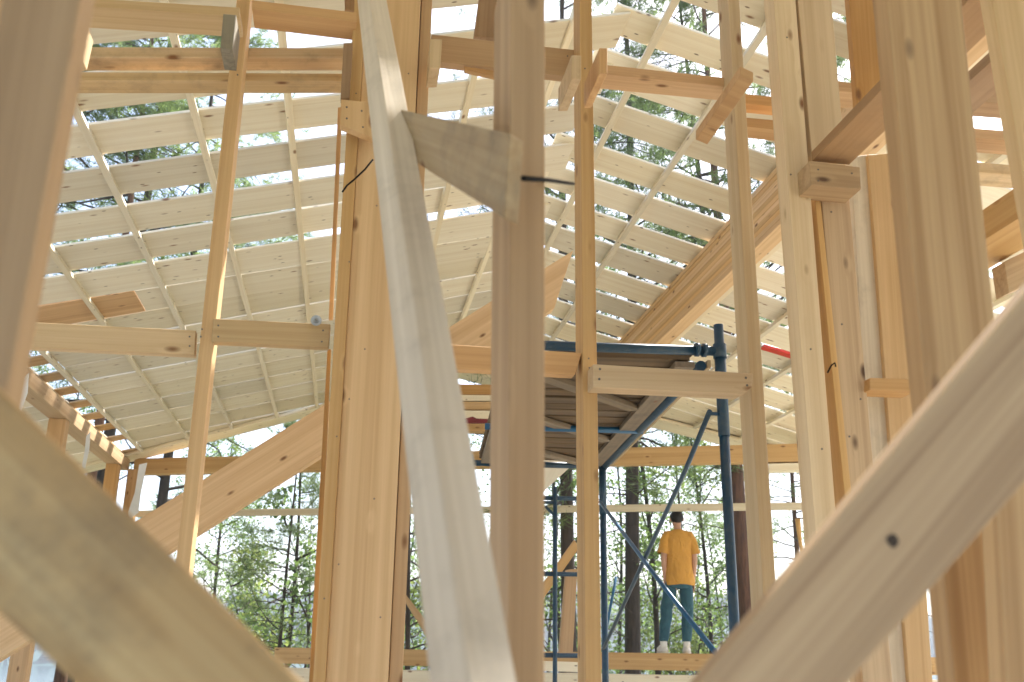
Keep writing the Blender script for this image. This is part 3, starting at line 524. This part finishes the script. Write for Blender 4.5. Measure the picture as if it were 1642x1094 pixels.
# ---------------------------------------------------------------- blue scaffold
def scaffold():
    pr = at(1156, 600, 4.3); pl = at(822, 700, 4.40); rr = at(967, 820, 7.1); rl = rr + (pl - pr)
    t = empty("scaffold", (pr.x, pr.y, 0), "blue tube scaffold with a weathered plank deck and crossed braces", "scaffold")
    zt = at(1050, 560, 4.33).z
    P = lambda p, z: (p.x, p.y, z)
    def post(p, ztop, r=0.024, base=True):
        o = tube("post", [P(p, 0.0), P(p, ztop)], r, "blue_paint", t, 14)
        tube("collar", [P(p, zt - 0.42), P(p, zt - 0.02)], r + 0.004, "blue_paint", o, 14)
        return o
    post(pr, at(1145, 521, 4.3).z); post(pl, zt); post(rr, zt - 0.03); post(rl, zt)
    pi = at(949, 640, 4.33); tube("post", [P(pi, 0), P(pi, zt)], 0.021, "blue_paint", t, 14)
    # top bars and rungs
    tube("crossbar", [P(pl, zt), P(pr, zt)], 0.024, "blue_paint", t, 14)
    # swivel clamp on the front right joint
    c = tube("coupling", [(pr.x - 0.125, pr.y - 0.002, zt), (pr.x - 0.108, pr.y - 0.002, zt)], 0.034, "blue_paint", t, 14)
    tube("coupling", [(pr.x - 0.088, pr.y - 0.002, zt), (pr.x - 0.07, pr.y - 0.002, zt)], 0.034, "blue_paint", t, 14)
    tube("coupling", [P(pr, zt - 0.035), P(pr, zt + 0.035)], 0.033, "blue_paint", t, 14)
    mid_r = pr.lerp(rr, 0.55); mid_l = pl.lerp(rl, 0.55)
    tube("crossbar", [P(mid_l, zt - 0.06), P(mid_r, zt - 0.06)], 0.021, "blue_bright", t)
    tube("crossbar", [P(rl, zt - 0.06), P(rr, zt - 0.06)], 0.024, "blue_paint", t)
    # deck: boards lie across, on battens
    zd = zt - 0.045
    f1 = atz(1113, 583, zd); r1 = atz(963, 744, zd); wv = (pl - pr); wv.z = 0; wv.normalize(); W = 0.92
    lv = r1 - f1; Ld = lv.length; ld = lv.normalized(); n = 17; rn = random.Random(5)
    for i in range(n):
        a = f1 + ld * (Ld * (i + 0.04 + rn.uniform(0, .03)) / n); b = f1 + ld * (Ld * (i + 0.88 + rn.uniform(-.05, .05)) / n)
        e = rn.uniform(-0.03, 0.03); dz = rn.uniform(0, 0.008)
        z0 = Vector((0, 0, zd + 0.012 + dz)); a0 = Vector((a.x, a.y, 0)); b0_ = Vector((b.x, b.y, 0))
        q = [a0 + wv * e + z0, a0 + wv * W + z0, b0_ + wv * W + z0, b0_ + wv * e + z0]
        solid("deck_board", q, Vector((0, 0, 0.028)), "deck_grey", t, 0.003, ax=wv)
    q = [Vector((p.x, p.y, zd + 0.05)) for p in (f1, f1 + wv * W, r1 + wv * W, r1)]
    solid("deck_sheet", q, Vector((0, 0, 0.012)), "deck_grey", t, 0)
    def dbat(u0, v0, u1, v1, w_=0.09, mat="deck_batten"):
        p0 = f1 + ld * (Ld * v0) + wv * (W * u0); p1 = f1 + ld * (Ld * v1) + wv * (W * u1)
        p0.z = p1.z = zd - 0.006
        beam("deck_batten", p0, p1, w_, 0.03, mat, (p1 - p0).cross(Vector((0, 0, 1))), t)
    dbat(0.05, 0.0, 0.05, 1.0, 0.10); dbat(0.93, 0.0, 0.93, 1.0, 0.10)
    for k in range(3):
        v = 0.04 + k * 0.33; o_ = 0.03
        dbat(0.12, v + 0.30, 0.88, v + o_, 0.08)
    # side rail
    q0 = f1 - wv * 0.035; q1 = r1 - wv * 0.035
    tube("side_rail", [(q0.x, q0.y, zd - 0.01), (q1.x, q1.y, zd - 0.01)], 0.026, "blue_paint", t, 12)
    q0 = f1 - wv * 0.075; q1 = r1 - wv * 0.075
    beam("toe_strip", (q0.x, q0.y, zd - 0.0), (q1.x, q1.y, zd - 0.0), 0.02, 0.04, "weathered", wv, t)
    # cross braces between front and rear frames
    tube("brace", [at(962, 805, 7.0), at(1052, 925, 5.4), at(1150, 1050, 4.25)], 0.0125, "blue_bright", t, 10)
    tube("brace", [at(1138, 660, 4.3), at(1100, 752, 4.8), at(968, 1040, 7.0)], 0.0125, "blue_paint", t, 10)
    tube("brace_bracket", [at(1134, 663, 4.28), P(pr, at(1150, 664, 4.3).z)], 0.009, "blue_paint", t, 8)
    tube("brace", [at(988, 925, 8.6), at(972, 1010, 8.6)], 0.0125, "blue_bright", t, 8)
    for p in (pr, pi, pl, rr, rl):
        bm = bmesh.new(); bmesh.ops.create_cube(bm, size=1.0); bmesh.ops.scale(bm, vec=(0.14, 0.14, 0.008), verts=bm.verts)
        bmesh.ops.translate(bm, verts=bm.verts, vec=(p.x - pr.x, p.y - pr.y, 0.004)); link("base_plate", bm, "blue_paint", t)
scaffold()
def ladder_frame():
    Y = 9.2; p = at(890, 900, Y); q = at(812, 900, Y + 0.1); r2 = at(944, 900, Y)
    t = empty("ladder_frame", (p.x, p.y, 0), "second blue scaffold frame with ladder rungs standing farther back", "scaffold")
    ztop = at(890, 781, Y).z
    for a, zz in ((p, ztop), (q, ztop), (r2, ztop - 0.1)): tube("post", [(a.x, a.y, 0.0), (a.x, a.y, zz)], 0.022, "blue_paint", t, 10)
    for py in (798, 920, 1051):
        z = at(890, py, Y).z; tube("rung", [(q.x, q.y, z), (r2.x, r2.y, z)], 0.022, "blue_paint", t, 10)
    z = at(890, 806, Y).z; tube("rung", [(q.x, q.y, z), (p.x, p.y, z)], 0.015, "blue_paint", t, 8)
    tube("strut", [at(874, 812, Y), at(889, 826, Y), at(889, 838, Y)], 0.014, "blue_paint", t, 8)
ladder_frame()

# ---------------------------------------------------------------- the man on the sill
def person():
    d = ray(1083, 1053); k = d.x / d.y
    s = (k * Cn.y - Cn.x) / (Wd.x - k * Wd.y); base = Cn + Wd * s + Wn * 0.10; base.z = CZ + 0.001
    root = empty("person", base, "man seen from behind in a mustard T-shirt and jeans, standing on the sill beam", "person")
    S = 1.0
    # one continuous skinned body
    J = {}; ed = []; rad = {}
    def j(n, x, y, z, r, par=None):
        J[n] = Vector((x, y, z)); rad[n] = r
        if par: ed.append((par, n))
    j("pelvis", .075, 0, .93, .105)
    j("waist", .08, .0, 1.07, .105, "pelvis"); j("chest", .083, -.01, 1.27, .125, "waist"); j("uchest", .085, -.01, 1.42, .085, "chest")
    j("neck", .083, 0.0, 1.51, .05, "uchest"); j("neck2", .082, .01, 1.555, .047, "neck"); j("jaw", .082, .035, 1.60, .062, "neck2"); j("head", .081, .015, 1.665, .080, "jaw"); j("crown", .081, .01, 1.715, .066, "head")
    for sx, n in ((-1, "L"), (1, "R")):
        hx = .075 + sx * .09
        j("hip" + n, hx, 0, .88, .088, "pelvis")
        fx = -.145 if sx < 0 else .145
        kx = hx * .45 + fx * .55 + (0.0 if sx < 0 else .02); ky = .05 if sx < 0 else .015
        j("knee" + n, kx, ky, .49, .055, "hip" + n); j("calf" + n, kx * .5 + fx * .5, ky * .4 - .005, .34, .055, "knee" + n)
        j("ank" + n, fx, -.01, .09, .035, "calf" + n); j("toe" + n, fx + sx * .025, .13, .04, .033, "ank" + n)
        shx = .085 + sx * .150
        j("sh" + n, shx, -.01, 1.43, .062, "uchest"); j("el" + n, shx + sx * .050, -.025, 1.145, .041, "sh" + n)
        wx = shx + sx * (.035 if sx > 0 else .03)
        j("wr" + n, wx, .02, .90, .026, "el" + n); j("palm" + n, wx - sx * .002, .03, .845, .026, "wr" + n)
        for q, (dy, ln) in enumerate(((-.027, .065), (-.009, .078), (.009, .074), (.026, .06))):
            j("f%d" % q + n, wx, .03 + dy, .80, .0095, "palm" + n); j("g%d" % q + n, wx - sx * .006, .035 + dy, .80 - ln * .55, .0085, "f%d" % q + n); j("h%d" % q + n, wx - sx * .016, .037 + dy, .80 - ln, .007, "g%d" % q + n)
        j("th" + n, wx - sx * .008, .07, .835, .011, "palm" + n); j("ti" + n, wx - sx * .014, .082, .80, .009, "th" + n)
    names = list(J); idx = {n: i for i, n in enumerate(names)}
    me = bpy.data.meshes.new("body"); me.from_pydata([J[n] for n in names], [(idx[a], idx[b]) for a, b in ed], []); me.update()
    tmp = bpy.data.objects.new("tmp_body", me); COL.objects.link(tmp)
    md = tmp.modifiers.new("skin", 'SKIN'); md.use_smooth_shade = True
    for n, i in idx.items():
        sv = me.skin_vertices[0].data[i]; fl = 1.0
        sv.radius = (rad[n], rad[n] * (.78 if n in ("chest", "waist", "uchest", "pelvis") else 1)); sv.use_root = (n == "pelvis")
    sb = tmp.modifiers.new("sub", 'SUBSURF'); sb.levels = 2; sb.render_levels = 2
    dg = bpy.context.evaluated_depsgraph_get(); ev = tmp.evaluated_get(dg); m2 = bpy.data.meshes.new_from_object(ev)
    bpy.data.objects.remove(tmp); 
    body = bpy.data.objects.new("body", m2); COL.objects.link(body); body.parent = root; m2.materials.clear(); m2.materials.append(MATS["skin"])
    for p in m2.polygons: p.use_smooth = True
    def ell(bm, c, r, seg=20, rings=12):
        g = bmesh.ops.create_uvsphere(bm, u_segments=seg, v_segments=rings, radius=1.0); bmesh.ops.scale(bm, vec=r, verts=g["verts"]); bmesh.ops.translate(bm, vec=c, verts=g["verts"])
        for v in g["verts"]:
            for f in v.link_faces: f.smooth = True
        return g["verts"]
    for sx in (-1, 1):
        bm = bmesh.new(); ell(bm, (.081 + sx * .082, .012, 1.648), (.012, .020, .032), 12, 8); link("ear", bm, "skin", body)
        bm = bmesh.new(); ell(bm, (.081 + sx * .031, .090, 1.665), (.013, .008, .008), 12, 8); link("eye", bm, "sock", body)
    bm = bmesh.new(); ell(bm, (.081, .104, 1.632), (.012, .016, .024), 12, 8); link("nose", bm, "skin", body)
    bm = bmesh.new(); ell(bm, (.081, .094, 1.595), (.023, .007, .006), 12, 8); link("mouth", bm, "dark_red", body)
    # short hair: a shell with an undulating surface and a clean nape
    bm = bmesh.new(); vs = ell(bm, (0, 0, 0), (1, 1, 1), 32, 24); rn = random.Random(3)
    for v in bm.verts:
        c = v.co.copy(); back = max(0.0, -c.y)
        low = -0.62 - 0.35 * back if c.y < 0.1 else -0.62 + min(1.0, (c.y - 0.1) / 0.5) * 0.95
        if c.z < low: k_ = low - c.z; c.z = low - 0.12 * k_; c.x *= 1 - .55 * k_; c.y *= 1 - .55 * k_
        v.co = Vector((.081 + c.x * (.086 if c.z > -.2 else .080), .004 + c.y * .100, 1.672 + c.z * .090)) + Vector((rn.uniform(-1, 1), rn.uniform(-1, 1), rn.uniform(-1, 1))) * .003
    link("hair", bm, "hair", root)
    # T-shirt
    bm = bmesh.new()
    def loft(rows, seg=28):
        rings = []
        for (x, y, z, rx, ry, fold) in rows:
            rings.append([bm.verts.new((x + math.cos(a) * rx * (1 + fold * math.sin(a * 5 + z * 17)), y + math.sin(a) * ry * (1 + fold * math.sin(a * 4 - z * 23)), z + 0.006 * math.sin(a * 3) * (fold > 0.012))) for a in [2 * math.pi * k / seg for k in range(seg)]])
        for a, b in zip(rings, rings[1:]):
            for k in range(seg): f = bm.faces.new((a[k], a[(k + 1) % seg], b[(k + 1) % seg], b[k])); f.smooth = True
        return rings
    loft([(.09, .0, .822, .178, .125, .02), (.09, .0, .828, .186, .133, .05), (.090, 0, .86, .184, .131, .045), (.089, 0, .90, .181, .130, .055), (.088, 0, .95, .176, .126, .045), (.087, 0, 1.0, .171, .122, .05), (.087, 0, 1.06, .170, .122, .035), (.086, -.002, 1.12, .170, .122, .045), (.086, -.003, 1.18, .172, .124, .03), (.085, -.006, 1.25, .177, .126, .03), (.085, -.008, 1.36, .186, .120, .012), (.085, -.008, 1.43, .180, .10, .004), (.084, -.006, 1.475, .135, .082, 0), (.083, -.002, 1.505, .085, .066, 0), (.083, 0, 1.518, .062, .058, 0), (.083, 0, 1.512, .054, .05, 0)])
    for sx in (-1, 1):
        x = .085 + sx * .145
        add_tube(bm, [(x - sx * .07, -.008, 1.452), (x - sx * .01, -.01, 1.440), (x + sx * .025, -.014, 1.37), (x + sx * .045, -.02, 1.27), (x + sx * .060, -.024, 1.205)], [.055, .067, .068, .070, .074], 18, cap=False)
    link("t_shirt", bm, "cotton_yellow", root, smooth=True)
    # jeans
    bm = bmesh.new()
    loft([(.08, 0, 1.0, .150, .112, .0), (.08, 0, .93, .160, .118, .004), (.077, 0, .86, .168, .118, .006), (.076, 0, .80, .170, .112, .006), (.076, 0, .775, .15, .09, 0)])
    for n, sx in (("L", -1), ("R", 1)):
        h, kn, cf, an = J["hip" + n], J["knee" + n], J["calf" + n], J["ank" + n]
        pts = [h + Vector((0, 0, .02)), h.lerp(kn, .28), h.lerp(kn, .6), kn + Vector((0, 0, .05)), kn - Vector((0, 0, .06)), cf, cf.lerp(an, .5), an + Vector((0, 0, .07)), an + Vector((0, 0, .052))]
        add_tube(bm, pts, [.066, .084, .082, .076, .073, .070, .063, .057, .056], 18)
    o = link("jeans", bm, "denim", root, smooth=True)
    for n, sx in (("L", -1), ("R", 1)):
        bm = bmesh.new(); an = J["ank" + n]; add_tube(bm, [an + Vector((0, 0, -.03)), an + Vector((0, 0, .09))], [.043, .042], 14); link("sock", bm, "sock", root)
        bm = bmesh.new(); vs = ell(bm, (0, 0, 0), (.050, .135, .062), 22, 12)
        for v in bm.verts:
            if v.co.z < -.028: v.co.z = -.028
            v.co.z *= 1.0 if v.co.y < .02 else max(.55, 1 - (v.co.y - .02) * 3.4)
        bmesh.ops.rotate(bm, verts=bm.verts, matrix=Matrix.Rotation(-sx * .2, 3, 'Z')); bmesh.ops.translate(bm, verts=bm.verts, vec=an + Vector((sx * .008, .055, -.090 + .03 + .012)))
        sh = link("shoe", bm, "shoe", root)
        bm = bmesh.new(); g = bmesh.ops.create_cone(bm, cap_ends=True, segments=22, radius1=1, radius2=1, depth=1); bmesh.ops.scale(bm, vec=(.053, .14, .022), verts=bm.verts)
        bmesh.ops.rotate(bm, verts=bm.verts, matrix=Matrix.Rotation(-sx * .2, 3, 'Z')); bmesh.ops.translate(bm, verts=bm.verts, vec=Vector((an.x + sx * .008, an.y + .055, .011))); link("sole", bm, "sole", sh)
    root.rotation_euler = (0, 0, R(-6))
person()

# ---------------------------------------------------------------- trees
def limb(bm, rn, p, d, L, r, depth, tips, mi=0, droop=0.0, seg=5, kids=4, wig=0.25):
    pts = [p.copy()]; rad = [r]; n = 6; q = p.copy(); dd = d.normalized()
    for i in range(n):
        dd = (dd + Vector((rn.uniform(-wig, wig), rn.uniform(-wig, wig), rn.uniform(-wig, wig) - droop))).normalized(); q = q + dd * L / n; pts.append(q.copy()); rad.append(max(0.003, r * (1 - (i + 1) / n * .8)))
        if depth > 0 and i >= 1:
            for _ in range(kids if i > 1 else 1):
                if rn.random() < .62:
                    sd_ = (dd + Vector((rn.uniform(-1, 1), rn.uniform(-1, 1), rn.uniform(-.4, .7))) * 0.95).normalized()
                    limb(bm, rn, q, sd_, L * rn.uniform(.32, .52), rad[-1] * .6, depth - 1, tips, mi, droop * .5, 4, kids, wig)
        if depth == 0: tips.append((q.copy(), dd.copy()))
    tips.append((q.copy(), dd.copy()))
    add_tube(bm, pts, rad, seg, cap=False, mi=mi)
def leafset(tips, rn, per, size, spread, flat=False):
    verts = []; faces = []
    for (p, d) in tips:
        for _ in range(per):
            c = p + Vector((rn.gauss(0, spread), rn.gauss(0, spread), rn.gauss(0, spread))); s = size * rn.uniform(.6, 1.3)
            a = Vector((rn.uniform(-1, 1), rn.uniform(-1, 1), rn.uniform(-1, .6))).normalized(); b = a.orthogonal().normalized(); b = (b + a.cross(b) * rn.uniform(-1, 1)).normalized()
            i = len(verts); verts += [c, c + a * s * .5 + b * s * .34, c + a * s, c + a * s * .5 - b * s * .34]; faces.append((i, i + 1, i + 2, i + 3))
    return verts, faces
def needleset(tips, rn, per, ln, wd, tufts=1, spread=.1):
    verts = []; faces = []
    for (p, d) in tips:
        for _t in range(tufts):
            c = p + Vector((rn.gauss(0, spread), rn.gauss(0, spread), rn.gauss(0, spread * .6)))
            for _ in range(per):
                a = (d * .7 + Vector((rn.uniform(-1, 1), rn.uniform(-1, 1), rn.uniform(-.8, 1)))).normalized(); b = a.orthogonal().normalized(); o = c + d * rn.uniform(-.12, .05)
                L = ln * rn.uniform(.7, 1.2); i = len(verts); verts += [o - b * wd / 2, o + b * wd / 2, o + a * L]; faces.append((i, i + 1, i + 2))
    return verts, faces
def mesh_of(name, verts, faces, mat):
    me = bpy.data.meshes.new(name); me.from_pydata(verts, [], faces); me.materials.append(MATS[mat]); me.update(); return me
def bm_mesh(name, bm, mat):
    me = bpy.data.meshes.new(name); bm.to_mesh(me); bm.free(); me.materials.append(MATS[mat]); return me
def make_pine(seed, H, r0, low, mat):
    rn = random.Random(seed); bm = bmesh.new(); pts = []; rad = []
    for i in range(15): t = i / 14; pts.append(Vector((math.sin(t * 5 + seed) * .06, math.cos(t * 4 + seed) * .06, H * t - .4 * (i == 0)))); rad.append(r0 * (1 - t * .82) * (1.25 if i == 0 else 1))
    add_tube(bm, pts, rad, 12); trunk = bm_mesh("trunk", bm, mat); bm = bmesh.new(); tips = []
    z = low
    while z < H - .3:
        t = (z - low) / (H - low); L = (2.9 * (1 - t) ** .7 + .5) * rn.uniform(.65, 1.15); a = rn.uniform(0, 6.283)
        limb(bm, rn, Vector((0, 0, z)), Vector((math.cos(a), math.sin(a), rn.uniform(-.1, .45))), L, .035 * (1 - t * .6), 1, tips, droop=.03, kids=2)
        z += rn.uniform(.16, .36)
    for k in range(7):                                           # dead lower snags
        a = rn.uniform(0, 6.283); zz = rn.uniform(low * .35, low); limb(bm, rn, Vector((0, 0, zz)), Vector((math.cos(a), math.sin(a), rn.uniform(-.3, .3))), rn.uniform(.5, 1.4), .018, 0, [], droop=.02)
    br = bm_mesh("branches", bm, "bark_thin"); v, f = needleset(tips, rn, 13, .17, .013, 2, .11)
    return trunk, br, mesh_of("crown", v, f, "needle")
def make_leafy(seed, H, r0, low, leaf, dens=3, spreadL=1.5):
    rn = random.Random(seed); bm = bmesh.new(); pts = []; rad = []; w1 = rn.uniform(.1, .3)
    for i in range(13): t = i / 12; pts.append(Vector((math.sin(t * 4 + seed) * w1 * t * 2, math.cos(t * 3 + seed) * w1 * t * 2, H * t - .4 * (i == 0)))); rad.append(r0 * (1 - t * .85))
    add_tube(bm, pts, rad, 8); trunk = bm_mesh("trunk", bm, "bark_thin"); bm = bmesh.new(); tips = []; z = low
    while z < H:
        i = min(12, int(z / H * 12)); a = rn.uniform(0, 6.283); t = (z - low) / (H - low)
        limb(bm, rn, pts[i].lerp(pts[min(12, i + 1)], z / H * 12 - i), Vector((math.cos(a), math.sin(a), rn.uniform(.25, .9))), spreadL * (1.1 - t * .6) * rn.uniform(.6, 1.2), .018, 1, tips, kids=2, wig=.3)
        z += rn.uniform(.25, .5)
    br = bm_mesh("branches", bm, "bark_thin"); v, f = leafset(tips, rn, dens, .075, .13)
    return trunk, br, mesh_of("crown", v, f, leaf)
PINES = [make_pine(1, 17, .135, 5.2, "bark_grey"), make_pine(2, 17, .14, 6.2, "bark_red"), make_pine(3, 15, .12, 3.6, "bark_grey")]
LEAFY = [make_leafy(7, 9, .06, 1.6, "leaf_green", 4), make_leafy(8, 8, .05, .8, "leaf_yellow", 4), make_leafy(9, 10, .055, 2.4, "leaf_green", 4, 1.8)]
SHRUB = [make_leafy(12, 2.4, .02, .15, "leaf_yellow", 4, .9), make_leafy(13, 3.0, .02, .2, "leaf_green", 4, 1.1)]
def plant(kind, meshes, lo, hi, Y, label, cat, group, rot=0.0, s=1.0, sw=1.0):
    a = at(lo[0], lo[1], Y); d = Vector((0, 0, 1))
    if hi: b = at(hi[0], hi[1], Y); d = (b - a).normalized()
    g0 = gz(a.x, Y) ; base = a + d * ((g0 - a.z) / d.z)
    r = empty(kind, base, label, cat, group); r.rotation_mode = 'QUATERNION'
    r.rotation_quaternion = d.to_track_quat('Z', 'Y') @ Matrix.Rotation(rot, 3, 'Z').to_quaternion(); r.scale = (s, s, s)
    for nm, me in zip(("trunk", "branches", "crown"), meshes):
        o = bpy.data.objects.new(nm, me); COL.objects.link(o); o.parent = r
        if nm == "trunk" and sw != 1: o.scale = (sw, sw, 1)
GP = "pines behind the house"; GT = "slender leafy trees behind the house"
plant("pine_tree", PINES[0], (1018, 960), (1004, 260), 17.0, "pine with straight grey trunk left of the standing man", "pine tree", GP, 0.4, 1.0, 1.12)
plant("pine_tree", PINES[1], (1191, 960), (1134, 60), 16.0, "pine with thick reddish trunk right of the blue scaffold post", "pine tree", GP, 2.0)
plant("pine_tree", PINES[0], (1170, 800), (1093, 60), 17.4, "darker pine trunk half hidden left of the reddish trunk", "pine tree", GP, 3.6, 1.0, .8)
plant("pine_tree", PINES[2], (258, 810), (266, 745), 19.0, "pine with dark trunk seen through the left far opening", "pine tree", GP, 1.0)
plant("pine_tree", PINES[1], (207, 322), None, 18.0, "pine rising beside the left roof slope, reddish trunk in a board gap", "pine tree", GP, 5.0, 1.0, .8)
plant("pine_tree", PINES[2], (103, 200), None, 18.0, "pine at the far left behind the first board gap", "pine tree", GP, 2.4, 1.05)
plant("pine_tree", PINES[0], (235, 300), None, 19.0, "pine whose green crown fills the upper left roof gaps", "pine tree", GP, 0.2, 1.05)
plant("pine_tree", PINES[2], (905, 150), None, 15.0, "pine whose crown shows above the middle of the roof", "pine tree", GP, 4.1, 1.05)
plant("pine_tree", PINES[2], (1340, 200), None, 17.5, "pine crown behind the right-hand uprights at the top", "pine tree", GP, 0.7, 1.1)
plant("pine_tree", PINES[1], (1275, 800), None, 24.0, "pine beyond the right-hand opening of the far wall", "pine tree", GP, 1.7, .7)
plant("pine_tree", PINES[2], (452, 1020), None, 17.5, "small dark green pine low in the left opening", "pine tree", GP, 3.0, .36)
plant("leafy_tree", LEAFY[0], (1048, 1000), (1040, 850), 19.0, "thin leafy tree between the grey pine trunk and the man", "tree", GT, 0.3, 1.1)
plant("leafy_tree", LEAFY[1], (660, 1000), None, 16.0, "thin dark-stemmed leafy tree right of the big post", "tree", GT, 1.3, 1.0)
plant("leafy_tree", LEAFY[2], (903, 900), None, 20.0, "slender leafy tree behind the blue ladder frame", "tree", GT, 2.2, 1.0)
plant("leafy_tree", LEAFY[1], (468, 920), None, 19.0, "slim tree with sparse leaves in the left opening beside the big post", "tree", GT, 4.0, .95)
plant("leafy_tree", LEAFY[0], (350, 960), None, 23.0, "leafy tree left of the slim stud foot in the left opening", "tree", GT, 0.9, .9)
plant("leafy_tree", LEAFY[2], (985, 980), None, 25.0, "leafy tree far behind the left side of the grey pine", "tree", GT, 5.2, 1.1)
plant("leafy_tree", LEAFY[0], (1090, 980), None, 24.0, "leafy tree directly behind the standing man", "tree", GT, 3.3, 1.1)
plant("leafy_tree", LEAFY[1], (1135, 980), None, 20.0, "leafy tree between the man and the blue scaffold post", "tree", GT, 2.9, 1.1)
plant("leafy_tree", LEAFY[2], (700, 980), None, 26.0, "leafy tree far off behind the leaning timber", "tree", GT, 0.1, 1.0)
plant("leafy_tree", LEAFY[2], (60, 980), None, 22.0, "leafy tree at the far left behind the blurred diagonal", "tree", GT, 1.1, .9)
for i, (px, Y, k, s_, lb) in enumerate([(330, 31, 2, 1.0, "leafy tree far behind the foot of the slim stud"), (410, 34, 0, 1.0, "leafy tree far behind the middle of the left opening"), (500, 30, 1, 1.1, "leafy tree far behind the left edge of the big post"),
        (645, 29, 0, 1.1, "leafy tree far behind the right edge of the big post"), (880, 30, 2, 1.1, "leafy tree far behind the centre post's right edge"), (930, 27, 1, 1.1, "leafy tree far behind the middle stud"), (1010, 32, 0, 1.1, "leafy tree far behind the grey pine trunk"),
        (1065, 30, 1, 1.15, "leafy tree far behind the man's left side"), (1120, 33, 2, 1.1, "leafy tree far behind the man's right side"), (1150, 29, 0, 1.0, "leafy tree far behind the blue scaffold post"), (1215, 31, 1, 1.0, "leafy tree far behind the pale stud")]):
    plant("leafy_tree", LEAFY[k], (px, 980), None, Y, lb, "tree", GT, i * 1.7, s_)
GS = "bushes on the slope to the lake"
for i, (px, Y, k, s, lb) in enumerate([(440, 21, 1, 1.2, "leafy bush low in the left opening beside the small pine"), (665, 17, 0, 1.0, "yellow-green bush at the foot of the thin tree right of the big post"), (1058, 20, 0, 1.0, "yellow-green bush at the foot of the grey pine"),
        (1120, 19, 0, 1.2, "bright bush behind the man's right leg"), (995, 22, 1, 1.0, "bush low between the ladder frame and the grey pine"), (900, 18, 1, 1.2, "bush behind the ladder frame"), (380, 19, 0, 1.2, "bright bush low in the left part of the left opening"), (480, 18, 1, 1.35, "dark green bush touching the left edge of the big post"), (410, 24, 1, 1.5, "tall dark green bush in the middle of the left opening"), (650, 20, 1, 1.5, "dark green bush behind the thin diagonal brace"), (1145, 23, 1, 1.4, "dark green bush right of the man's feet"), (1030, 24, 1, 1.3, "dark green bush left of the man's feet")]):
    plant("bush", SHRUB[k], (px, 1040), None, Y, lb, "bush", GS, i * 1.3, s)

# ---------------------------------------------------------------- the air
def haze():
    bm = bmesh.new(); bmesh.ops.create_cube(bm, size=1.0); bmesh.ops.scale(bm, vec=(1440, 640, 60), verts=bm.verts); bmesh.ops.translate(bm, verts=bm.verts, vec=(0, 190, 23.5))
    m = bpy.data.materials.new("haze"); m.use_nodes = True; nt = m.node_tree
    for n in list(nt.nodes): nt.nodes.remove(n)
    o = _n(nt, "ShaderNodeOutputMaterial"); v = _n(nt, "ShaderNodeVolumePrincipled"); v.inputs["Color"].default_value = (0.86, 0.93, 1.0, 1); v.inputs["Density"].default_value = 0.0009; v.inputs["Anisotropy"].default_value = 0.2
    nt.links.new(v.outputs[0], o.inputs["Volume"]); MATS["haze"] = m
    h = link("haze", bm, "haze"); h["kind"] = "stuff"
USE_HAZE = True
if USE_HAZE: haze()
